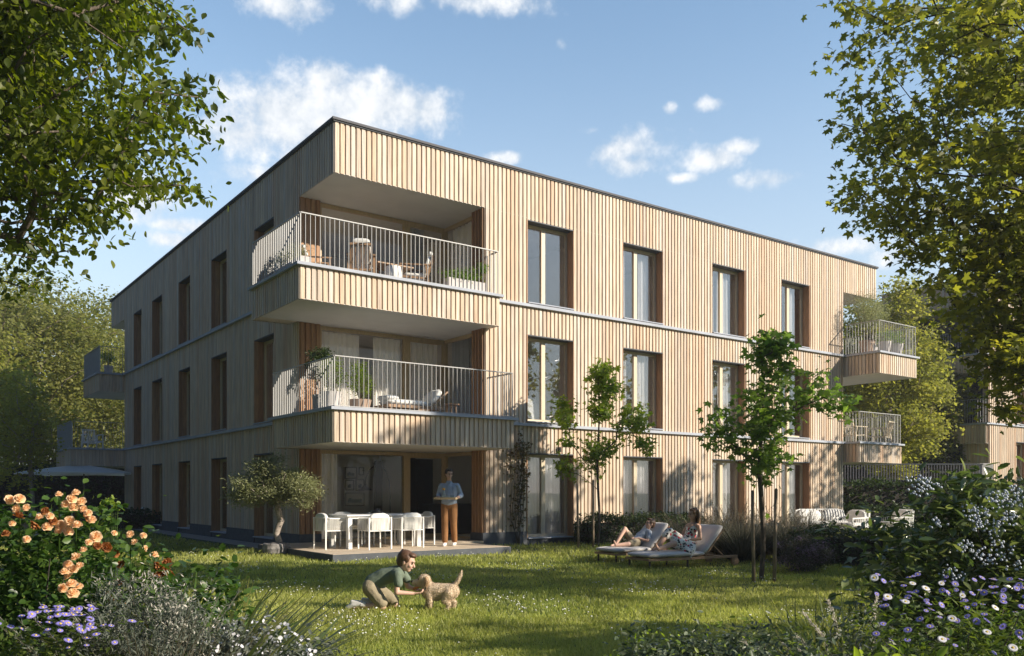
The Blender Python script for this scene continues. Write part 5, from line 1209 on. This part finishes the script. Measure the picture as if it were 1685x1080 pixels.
M['sage'] = mat('sage_shirt', (.15,.19,.14), rough=.85, ns=9, namt=.15, bump=.5, bscale=16); M['khaki'] = mat('khaki_shorts', (.32,.27,.18), rough=.85, ns=12, namt=.25, bump=.6, bscale=18)
M['pale_tee'] = mat('pale_blue_shirt', (.42,.48,.56), rough=.85, namt=.12, bump=.5, bscale=16); M['shoe'] = mat('white_shoe', (.72,.7,.68), rough=.6, namt=.05)
M['fur'] = mat('golden_fur', [(.68,.52,.35),(.76,.61,.44),(.82,.70,.54)], rough=.8, ns=14, namt=.2, bump=.8, bscale=50); M['fur_ear'] = mat('ginger_fur', [(.50,.33,.18),(.58,.40,.24)], rough=.8, namt=.2)
fm = mat('floral_dress', (.8,.78,.72), rough=.85, namt=0); M['floral'] = fm; t = fm.node_tree; p_ = t.nodes['Principled BSDF']
tcn = t.nodes.new('ShaderNodeTexCoord'); cur_ = None; base = (.80,.77,.70,1)
def splat(scale, rad, col, off, prev):
    mp = t.nodes.new('ShaderNodeMapping'); mp.inputs['Location'].default_value = off; t.links.new(tcn.outputs['Object'], mp.inputs[0])
    v = t.nodes.new('ShaderNodeTexVoronoi'); v.inputs['Scale'].default_value = scale; t.links.new(mp.outputs[0], v.inputs['Vector'])
    lt = t.nodes.new('ShaderNodeMath'); lt.operation = 'LESS_THAN'; lt.inputs[1].default_value = rad; t.links.new(v.outputs['Distance'], lt.inputs[0])
    mx_ = t.nodes.new('ShaderNodeMix'); mx_.data_type = 'RGBA'; t.links.new(lt.outputs[0], mx_.inputs[0]); mx_.inputs[7].default_value = (*col, 1)
    if prev is None: mx_.inputs[6].default_value = base
    else: t.links.new(prev, mx_.inputs[6])
    return mx_.outputs[2]
c_ = splat(16, .36, (.02,.025,.03), (0,0,0), None); c_ = splat(11, .30, (.5,.04,.06), (3,1,2), c_); c_ = splat(14, .2, (.07,.13,.05), (7,4,1), c_); t.links.new(c_, p_.inputs['Base Color'])

def cap_(bm, a, b, ra, rb, n=12):
    """tapered limb with round ends"""
    a = Vector(a); b = Vector(b); d = b-a; L_ = d.length
    for p, r in ((a, ra), (b, rb)): bmesh.ops.create_uvsphere(bm, u_segments=n, v_segments=8, radius=r, matrix=Matrix.Translation(p))
    if L_ > 1e-6: bmesh.ops.create_cone(bm, cap_ends=True, segments=n, radius1=ra, radius2=rb, depth=L_, matrix=Matrix.Translation((a+b)/2) @ d.to_track_quat('Z', 'Y').to_matrix().to_4x4())
def ell_(bm, c, r, rot=None):
    m = Matrix.Translation(c) @ (rot.to_4x4() if rot else Matrix()) @ Matrix.Diagonal((*r, 1)); bmesh.ops.create_uvsphere(bm, u_segments=16, v_segments=12, radius=1, matrix=m)
def fuse(name, shapes, voxel, m_, parent, smooth=4, extra=None, factor=.5):
    """join limb shapes into one continuous surface"""
    bm = bmesh.new()
    for s in shapes:
        if s[0] == 'e': ell_(bm, s[1], s[2], s[3] if len(s) > 3 else None)
        else:
            pts, rr = s[1], s[2]
            for i in range(len(pts)-1): cap_(bm, pts[i], pts[i+1], rr[i], rr[i+1])
    me = bpy.data.meshes.new(name); bm.to_mesh(me); bm.free(); o = bpy.data.objects.new(name, me); COL.objects.link(o)
    r = o.modifiers.new('r', 'REMESH'); r.mode = 'VOXEL'; r.voxel_size = voxel; r.use_smooth_shade = True
    if smooth: q = o.modifiers.new('s', 'SMOOTH'); q.factor = factor; q.iterations = smooth
    dg = bpy.context.evaluated_depsgraph_get(); m2 = bpy.data.meshes.new_from_object(o.evaluated_get(dg)); o.modifiers.clear(); o.data = m2; m2.name = name
    m2.materials.clear(); m2.materials.append(m_); m2.polygons.foreach_set('use_smooth', [True]*len(m2.polygons))
    at = m2.attributes.new('tint', 'FLOAT', 'FACE'); at.data.foreach_set('value', np.random.default_rng(1).random(len(m2.polygons)))
    o.parent = parent; return o
def fingers(wrist, d, palm_n, side, s=1.0, curl=.6):
    """palm, four fingers, thumb as limb chains; d = direction of the fingers, palm_n = direction the palm faces, side = towards the thumb"""
    w_ = Vector(wrist); d = Vector(d).normalized(); pn = Vector(palm_n); pn = (pn-d*pn.dot(d)).normalized(); sd_ = Vector(side); sd_ = (sd_-d*sd_.dot(d)-pn*sd_.dot(pn)).normalized()
    out = []
    for k in range(-1, 3): out.append(('c', [w_+sd_*.008*(k*1.2)*s, w_+d*.085*s+sd_*.016*(k-.2)*s], [.017*s, .013*s]))
    for i, (o_, ln) in enumerate(((.030,.072),(.010,.08),(-.010,.075),(-.029,.06))):
        p = w_+d*.088*s+sd_*o_*s; pts = [p]; a = 0; dd = d
        for j, f in enumerate((.45,.32,.23)):
            a += curl*(.55+.25*j); dd = d*math.cos(a)+pn*math.sin(a); pts.append(pts[-1]+dd*ln*f*s*1.15)
        out.append(('c', pts, [.0088*s, .0085*s, .0078*s, .0068*s]))
    t0 = w_+d*.025*s+sd_*.026*s; t1 = t0+(d*.55+sd_*.6+pn*.35).normalized()*.035*s; t2 = t1+(d*.8+sd_*.1+pn*.5).normalized()*.028*s
    out.append(('c', [t0, t1, t2], [.012*s, .0105*s, .0085*s])); return out
def head(parent, c, s, face, up, skin, hair, hshape='short', mouth=True, skull=[]):
    """returns body shapes for the head; adds eyes, mouth and hair as children. face: look direction"""
    f = Vector(face).normalized(); u = Vector(up); u = (u-f*u.dot(f)).normalized(); l = u.cross(f); c = Vector(c)
    rot = Matrix((f, l, u)).transposed()
    P = lambda x, y, z: c+(f*x+l*y+u*z)*s
    sh = [('e', P(-.012,0,.028), (.098*s,.078*s,.095*s), rot), ('e', P(.022,0,-.03), (.068*s,.06*s,.075*s), rot), ('e', P(.045,0,-.078), (.034*s,.036*s,.028*s), rot),
          ('c', [P(.083,0,.012), P(.104,0,-.022)], [.009*s,.015*s]), ('e', P(.06,.036,-.022), (.026*s,.024*s,.024*s), rot), ('e', P(.06,-.036,-.022), (.026*s,.024*s,.024*s), rot),
          ('e', P(-.005,.08,-.005), (.018*s,.009*s,.03*s), rot), ('e', P(-.005,-.08,-.005), (.018*s,.009*s,.03*s), rot), ('c', [P(.078,-.03,.03), P(.078,.03,.03)], [.014*s,.014*s])]
    for sy in (-1, 1):
        x = MB(); x.pillow(P(.0835,.031*sy,.008), tuple(f*.007*s), tuple(l*.014*s), tuple(u*.008*s), n=5, p=2); x.build('eye', M['eye'], parent, smooth=True)
        x = MB(); x.bar(P(.092,.015*sy,.032), P(.085,.046*sy,.032), .006*s, .006*s); x.build('eyebrow', M[hair], parent)
    x = MB(); x.pillow(P(.083,0,-.05), tuple(f*.009*s), tuple(l*.026*s), tuple(u*.008*s), n=5, p=2); x.build('mouth', M['lips'], parent, smooth=True)
    x = MB(); x.pillow(P(.0865,0,-.0485), tuple(f*.008*s), tuple(l*.020*s), tuple(u*.0045*s), n=5, p=2); x.build('teeth', M['teeth'], parent, smooth=True)
    hs = [('e', P(-.03,0,.045), (.100*s,.089*s,.094*s), rot), ('e', P(-.055,0,0), (.068*s,.08*s,.08*s), rot), *([('e', P(.04,0,.098), (.055*s,.065*s,.03*s), rot), ('e', P(.052,.01,.082), (.028*s,.045*s,.022*s), rot)] if hshape == 'short' else [('e', P(.03,0,.095), (.05*s,.06*s,.024*s), rot)]), ('e', P(.01,.075,.035), (.04*s,.014*s,.04*s), rot), ('e', P(.01,-.075,.035), (.04*s,.014*s,.04*s), rot)]
    for k in range(16):
        a = k*2.4; q = P(-.03+.07*math.cos(a)*(.4+.5*((k*7) % 5)/5), .065*math.sin(a)*(.4+.6*((k*3) % 4)/4), .105+.012*math.sin(k*1.9)); hs.append(('e', q, (.03*s,.018*s,.016*s), rot))
    if hshape == 'long':
        for k in range(11):
            a = -1.4+2.8*k/10; y = .085*math.sin(a); x0 = -.05-.045*math.cos(a)
            hs.append(('c', [P(x0,y,.06), P(x0-.012,y*1.15,-.05), P(x0-.0+.012*math.sin(k*2),y*1.25,-.14), P(x0+.02+.02*math.sin(k*1.3),y*1.2-.0,-.22), P(x0+.035,y*1.0,-.27)], [.028*s,.026*s,.024*s,.019*s,.007*s]))
    fuse('hair', hs, .0075*s, M[hair], parent, 2)
    return sh
# ---- standing man with tray (local x forward, y to his left)
mq = W(2.35,-1.18,.155); man = empty('person', tuple(mq), R(-97), 'man in light blue shirt and brown trousers carrying a tray on the deck', 'person')
S = lambda *a: ('c', [Vector(p) for p in a[0]], list(a[1]))
hd = head(man, (.04,.0,1.665), 1.04, (.8,.55,-.12), (0.05,.08,1), 'skin', 'hair_dark')
wl_, wr_ = (.30,.20,1.10), (.30,-.20,1.10)
arms = [S([(0,.185,1.40),(-.05,.265,1.16),wl_],[.045,.042,.027]), S([(0,-.185,1.40),(-.05,-.265,1.16),wr_],[.045,.042,.027])]
torso = [S([(0,0,1.0),(0,0,1.2),(.0,0,1.35)],[.115,.115,.09]), S([(0,-.13,1.39),(0,.13,1.39)],[.05,.05]), S([(0,.07,1.02),(0,.09,1.32)],[.085,.08]), S([(0,-.07,1.02),(0,-.09,1.32)],[.085,.08]), S([(0,0,1.44),(.02,0,1.57)],[.058,.052])]
legs = [S([(0,.09,.95),(.03,.10,.50),(-.10,.10,.10)],[.085,.055,.038]), S([(0,-.09,.95),(.06,-.09,.50),(.10,-.08,.10)],[.085,.055,.038])]
feet = [S([(-.10,.10,.07),(.04,.12,.03)],[.035,.028]), S([(.10,-.08,.07),(.25,-.10,.03)],[.035,.028])]
hands = fingers(wl_, (.5,-.62,-.1), (0,-.3,1), (.4,.1,.6), 1, .5)+fingers(wr_, (.5,.62,-.1), (0,.3,1), (.4,-.1,.6), 1, .5)
fuse('body', hd+arms+torso+legs+feet+hands, .0065, M['skin'], man, 3)
fuse('shirt', [S([(0,0,1.0),(0,0,1.2),(.0,0,1.36)],[.132,.136,.112]), S([(0,-.15,1.395),(0,.15,1.395)],[.066,.066]), S([(0,.07,.98),(0,.08,1.18),(0,.10,1.34)],[.112,.108,.098]), S([(0,-.07,.98),(0,-.08,1.18),(0,-.10,1.34)],[.112,.108,.098]),
    S([(0,.185,1.395),(-.05,.268,1.17),(.06,.25,1.145)],[.068,.06,.052]), S([(0,-.185,1.395),(-.05,-.268,1.17),(.06,-.25,1.145)],[.068,.06,.052]), S([(.0,-.02,1.46),(.0,.02,1.46)],[.058,.058])], .011, M['denim_shirt'], man, 3)
x = MB(); x.obox((.073,.018,1.475),(.006,0,-.01),(.002,.022,0),(0,.012,.028)); x.obox((.073,-.018,1.475),(.006,0,-.01),(.002,-.022,0),(0,-.012,.028)); 
for z in (1.4,1.3,1.2,1.1,1.0): x.obox((.143,0,z),(.003,0,0),(0,.004,0),(0,0,.004))
x.build('collar', M['denim_shirt'], man)
fuse('trousers', [S([(0,.09,.93),(.03,.105,.5),(-.09,.105,.13)],[.112,.083,.07]), S([(0,-.09,.93),(.065,-.09,.5),(.10,-.085,.13)],[.112,.083,.07]), S([(0,-.04,.93),(0,.04,.93)],[.118,.118])], .011, M['chino'], man, 3)
for sx, sy in ((-.10,.105),(.10,-.085)):
    sh = fuse('shoe', [('e', (sx+.0,sy,.055), (.06,.045,.055)), S([(sx-.03,sy,.04),(sx+.10,sy,.035),(sx+.17,sy,.03)],[.042,.044,.034])], .009, M['shoe'], man, 2)
tq = mq+Matrix.Rotation(R(-97), 3, 'Z') @ Vector((.40,0,1.085)); r = empty('serving_tray', tuple(tq), R(-97), 'wooden serving tray held by the standing man', 'tray')
x = MB(); x.box(-.15,.15,-.24,.24,0,.012); x.build('board', M['oak'], r); x = MB(); x.box(-.162,-.15,-.25,.25,-.002,.045); x.box(.15,.162,-.25,.25,-.002,.045); x.box(-.15,.15,-.252,-.24,-.002,.045); x.box(-.15,.15,.24,.252,-.002,.045); x.build('rim', M['oak'], r)
gl = glass_mat('bottle_glass', (.82,.88,.86), refl=2)
cq = tq+Vector((-.05,.0,.013)); r = empty('carafe', tuple(cq), 0, 'glass carafe with orange stopper standing on the tray', 'carafe')
x = MB(); x.lathe([(.045,0),(.055,.05),(.05,.1),(.022,.17),(.022,.2)], n=16); x.build('bottle', gl, r, smooth=True); x = MB(); x.lathe([(.03,.2),(.034,.235),(.02,.245)], n=14); x.build('stopper', mat('orange_stopper', (.8,.4,.03), rough=.5), r)
for k, dx in enumerate((.04,.11,.17)):
    x = MB(); x.lathe([(.028,0),(.033,.09),(.030,.09),(.026,.006)], n=14); tag(x.build('drinking_glass', gl, smooth=True, loc=tuple(tq+Vector((dx,.02*(k % 2),.013)))), 'empty drinking glass on the tray, %s' % ('next to the carafe', 'middle of the three', 'rightmost of the three')[k], 'glass', 'drinking glasses on the tray')
# ---- kneeling boy (x = towards the puppy)
kb = empty('person', (-1.47,10.3,0), R(-4), 'kneeling boy in sage green shirt and khaki shorts leaning forward to a puppy', 'person')
hd = head(kb, (.215,.0,.58), 1.02, (.93,-.12,-.32), (.3,0,1), 'skin_kid', 'hair_brown')
wn, wf = (.315,-.08,.215), (.32,.10,.235)
arms = [S([(.13,-.125,.44),(.13,-.16,.235),wn],[.036,.031,.021]), S([(.15,.11,.44),(.20,.16,.27),wf],[.036,.031,.021])]
torso = [S([(-.20,0,.31),(-.07,0,.40),(.10,0,.45)],[.09,.088,.085]), S([(.12,-.08,.44),(.12,.08,.44)],[.055,.055]), S([(.12,0,.47),(.18,0,.53)],[.042,.04])]
legs = [S([(-.2,-.07,.27),(-.06,-.09,.06),(-.30,-.09,.065)],[.07,.05,.034]), S([(-.2,.07,.27),(.06,.10,.06),(-.20,.12,.06)],[.07,.05,.034])]
feet = [S([(-.30,-.09,.07),(-.40,-.09,.05)],[.03,.028]), S([(-.20,.12,.06),(-.32,.12,.05)],[.03,.028])]
hands = fingers(wn, (1,.15,.05), (.1,.3,.9), (0,1,.2), .8, .7)+fingers(wf, (1,-.15,.05), (.1,-.3,.9), (0,-1,.2), .8, .7)
fuse('body', hd+arms+torso+legs+feet+hands, .006, M['skin_kid'], kb, 3)
fuse('shirt', [S([(-.19,0,.33),(-.06,0,.405),(.10,0,.445)],[.108,.103,.097]), S([(.11,-.09,.44),(.11,.09,.44)],[.07,.07]), S([(.13,-.125,.44),(.145,-.145,.34)],[.058,.055]), S([(.14,.11,.44),(.19,.14,.36)],[.056,.053]), S([(.12,0,.475),(.14,0,.495)],[.055,.05])], .009, M['sage'], kb, 3)
fuse('shorts', [S([(-.21,-.06,.27),(-.07,-.09,.11)],[.098,.078]), S([(-.21,.06,.27),(.03,.10,.11)],[.098,.075]), S([(-.21,-.04,.29),(-.21,.04,.29)],[.1,.1])], .009, M['khaki'], kb, 3)
for sx, sy in ((-.36,-.09),(-.28,.12)):
    fuse('shoe', [S([(sx+.045,sy,.085),(sx-.05,sy,.075),(sx-.11,sy,.045)],[.036,.037,.03]), S([(sx+.05,sy,.10),(sx-.06,sy,.11)],[.03,.028])], .007, M['shoe'], kb, 2)
    x = MB(); x.tube([(sx+.05,sy,.08),(sx+.11,sy,.075)], [.04,.037], 10); x.build('sock', M['shoe'], kb)
# ---- puppy (x = towards the boy)
dg_ = empty('puppy', (-.885,10.32,0), R(176), 'golden retriever puppy standing with raised tail, nose at the boy', 'dog')
sh = [S([(-.17,0,.235),(-.05,0,.23),(.09,0,.235)],[.088,.092,.094]), S([(.02,0,.205),(.11,0,.22)],[.09,.088]), S([(.09,0,.26),(.16,0,.33)],[.075,.062]), ('e', (.165,0,.365), (.075,.07,.066)), S([(.20,0,.345),(.285,0,.330)],[.044,.031]), S([(.2,0,.315),(.265,0,.305)],[.034,.022]),
      S([(-.19,0,.29),(-.235,0,.35),(-.275,0,.43),(-.285,0,.48)],[.03,.024,.019,.009]),
      S([(.10,-.055,.2),(.125,-.06,.11),(.135,-.06,.03)],[.05,.036,.026]), S([(.135,-.06,.03),(.165,-.06,.02)],[.028,.022]), S([(.10,.055,.2),(.085,.06,.11),(.085,.06,.03)],[.05,.036,.026]), S([(.085,.06,.03),(.115,.06,.02)],[.028,.022]),
      S([(-.16,-.055,.21),(-.13,-.065,.13),(-.19,-.065,.09),(-.175,-.065,.025)],[.07,.045,.028,.024]), S([(-.175,-.065,.025),(-.14,-.065,.018)],[.027,.021]), S([(-.14,.055,.21),(-.09,.065,.13),(-.14,.065,.09),(-.12,.065,.025)],[.068,.045,.028,.024]), S([(-.12,.065,.025),(-.09,.065,.018)],[.027,.021])]
bd = fuse('body', sh, .007, M['fur'], dg_, 3)
for sy in (-1, 1): fuse('ear', [S([(.135,.064*sy,.395),(.118,.080*sy,.35),(.128,.076*sy,.305)],[.016,.024,.020])], .006, M['fur_ear'], dg_, 3)
x = MB(); x.pillow((.315,0,.342),(.014,0,0),(0,.018,0),(0,0,.014),n=5,p=2); x.build('nose', M['eye'], dg_, smooth=True)
for sy in (-1, 1):
    x = MB(); x.pillow((.228,.036*sy,.375),(.009,0,0),(0,.008,0),(0,0,.009),n=5,p=2); x.build('eye', M['eye'], dg_, smooth=True)
x = MB(); x.tube([(.135+.0,.075*math.cos(a),.275+.06*math.sin(a)) for a in [i*math.pi/8 for i in range(17)]], .007, 6); x.build('collar', M['black_metal'], dg_)
fuse('chew_toy', [S([(.24,-.02,.283),(.29,.0,.255)],[.022,.016])], .006, mat('orange_toy', (.75,.28,.08), rough=.6), None, 2)
o = bpy.data.objects['chew_toy']; o.matrix_world = dg_.matrix_basis.copy(); tag(o, 'small orange toy between the hands of the boy and the puppy muzzle', 'toy')
def furry(body, n, ln, m_, flow, parent, name='fur'):
    me = body.data; k = len(me.polygons); c = np.zeros(k*3); nn = np.zeros(k*3); me.polygons.foreach_get('center', c); me.polygons.foreach_get('normal', nn); c = c.reshape(-1, 3); nn = nn.reshape(-1, 3)
    i = rng.integers(0, k, n); up = nn[i]*.55+np.array(flow)+rng.normal(size=(n, 3))*.15; up += nn[i]*.2
    return leaves(c[i]+rng.normal(size=(n, 3))*.002-nn[i]*.003, ln, T_diamond(.13), m_, name, parent, up=up)
for e_ in [q for q in dg_.children if q.name.startswith('ear')]: furry(e_, 1500, .012, M['fur_ear'], (-.1,0,-.8), dg_)
furry(bd, 30000, .013, M['fur'], (-.5,0,-.45), dg_)
# ---- reclining figures; frame: origin at the foot end of the lounger, x towards its head end, y away from the viewer
def lie(P_): return P_
wm = empty('person', tuple(L2), LR, 'woman with wavy hair in a floral dress sitting on the near lounger', 'person')
hx = 1.21
hd = head(wm, (hx+.12,-.02,.985), .95, (-.93,.12,-.08), (.08,0,1), 'skin', 'hair_wavy', 'long')
sh = [S([(hx,0,.40),(hx+.07,0,.58),(hx+.13,0,.74)],[.115,.095,.10]), S([(hx+.14,-.12,.765),(hx+.14,.12,.765)],[.05,.05]), S([(hx+.14,0,.79),(hx+.14,0,.90)],[.045,.043]),
      S([(hx,-.08,.39),(hx-.46,-.13,.45),(hx-.83,-.16,.36)],[.085,.055,.034]), S([(hx,.08,.40),(hx-.38,.08,.66),(hx-.70,.04,.37)],[.085,.056,.036]),
      S([(hx-.83,-.16,.35),(hx-.90,-.18,.42),(hx-.93,-.19,.46)],[.032,.026,.018]), S([(hx-.70,.04,.36),(hx-.82,.02,.335)],[.032,.022]),
      S([(hx+.14,-.165,.75),(hx+.12,-.22,.53),(hx-.13,-.08,.49)],[.042,.036,.024]), S([(hx+.14,.165,.75),(hx+.06,.22,.56),(hx-.16,.04,.51)],[.042,.036,.024])]
sh += fingers((hx-.13,-.08,.49), (-.9,.4,-.05), (0,.2,-1), (-.3,.9,.3), .9, .4)+fingers((hx-.16,.04,.51), (-.8,-.5,-.1), (0,-.2,-1), (-.3,-.9,.3), .9, .4)
for k in range(5): sh.append(S([(hx-.905,-.20+.012*k,.44),(hx-.935,-.205+.013*k,.475-.004*k)],[.009,.008]))
fuse('body', hd+sh, .0065, M['skin'], wm, 3)
fuse('dress', [S([(hx+.0,0,.40),(hx+.06,0,.56),(hx+.125,0,.69)],[.14,.112,.112]), S([(hx+.10,-.07,.70),(hx+.10,.07,.70)],[.07,.07]), S([(hx,.08,.41),(hx-.38,.08,.655)],[.12,.088]), S([(hx-.38,.08,.655),(hx-.47,.07,.585)],[.088,.08]), S([(hx,-.08,.40),(hx-.34,-.11,.44)],[.12,.10]),
     S([(hx-.1,-.1,.38),(hx-.30,-.02,.45),(hx-.34,.04,.55)],[.11,.10,.07]), S([(hx-.08,-.20,.36),(hx-.18,-.30,.30),(hx-.22,-.345,.20)],[.09,.06,.02]), S([(hx-.24,-.18,.36),(hx-.24,-.30,.29)],[.08,.05])], .010, M['floral'], wm, 4)
x = MB()
for sy in (-.085,.085): x.bar((hx+.075,sy,.74),(hx+.13,sy*1.1,.822),.014,.008)
x.build('dress_straps', M['floral'], wm)
bb = empty('person', tuple(L1), LR, 'boy in pale blue shirt and khaki shorts lying back on the far lounger', 'person')
hx = .76
hd = head(bb, (hx+.34,-.05,.75), .94, (-.90,.05,.25), (.35,0,1), 'skin_kid', 'hair_brown')
sh = [S([(hx,0,.385),(hx+.13,0,.46),(hx+.27,0,.585)],[.085,.085,.082]), S([(hx+.28,-.09,.59),(hx+.28,.09,.59)],[.045,.045]), S([(hx+.29,-.02,.61),(hx+.32,-.04,.68)],[.038,.036]),
      S([(hx,-.06,.375),(hx-.30,-.16,.365),(hx-.56,-.10,.345)],[.062,.046,.03]), S([(hx,.06,.385),(hx-.20,.08,.66),(hx-.44,.06,.35)],[.062,.046,.03]),
      S([(hx-.56,-.10,.345),(hx-.60,-.10,.43)],[.027,.018]), S([(hx-.44,.06,.345),(hx-.56,.05,.33)],[.027,.02]),
      S([(hx+.28,-.12,.58),(hx+.16,-.20,.42),(hx+.02,-.08,.47)],[.034,.028,.02]), S([(hx+.28,.12,.58),(hx+.14,.18,.47),(hx-.0,.04,.485)],[.034,.028,.02])]
sh += fingers((hx+.02,-.08,.47), (-.8,.5,0), (0,0,-1), (-.4,.8,.2), .75, .4)+fingers((hx,.04,.485), (-.8,-.4,0), (0,0,-1), (-.4,-.8,.2), .75, .4)
fuse('body', hd+sh, .006, M['skin_kid'], bb, 3)
fuse('shirt', [S([(hx+.02,0,.40),(hx+.13,0,.465),(hx+.27,0,.58)],[.10,.10,.095]), S([(hx+.27,-.09,.585),(hx+.27,.09,.585)],[.062,.062]), S([(hx+.28,-.12,.58),(hx+.20,-.18,.48)],[.05,.047]), S([(hx+.28,.12,.58),(hx+.20,.165,.52)],[.05,.047])], .009, M['pale_tee'], bb, 3)
fuse('shorts', [S([(hx,-.05,.385),(hx-.22,-.13,.37)],[.088,.072]), S([(hx,.055,.39),(hx-.13,.075,.56)],[.088,.07]), S([(hx+.02,-.03,.39),(hx+.02,.03,.39)],[.092,.092])], .009, M['khaki'], bb, 3)
# ================================================================== haze
hb = MB(); hb.box(-75, 75, -30, 95, -1, 22); hz_ = hb.build('haze', [], None); tag(hz_, 'thin evening haze over the garden', 'haze', kind='stuff')
hm_ = bpy.data.materials.new('haze'); hm_.use_nodes = True; t = hm_.node_tree; t.nodes.clear()
pv = t.nodes.new('ShaderNodeVolumePrincipled'); pv.inputs['Color'].default_value = (.92, .94, 1, 1); pv.inputs['Density'].default_value = .0009; pv.inputs['Anisotropy'].default_value = .3
mo = t.nodes.new('ShaderNodeOutputMaterial'); t.links.new(pv.outputs[0], mo.inputs['Volume']); hz_.data.materials.append(hm_)
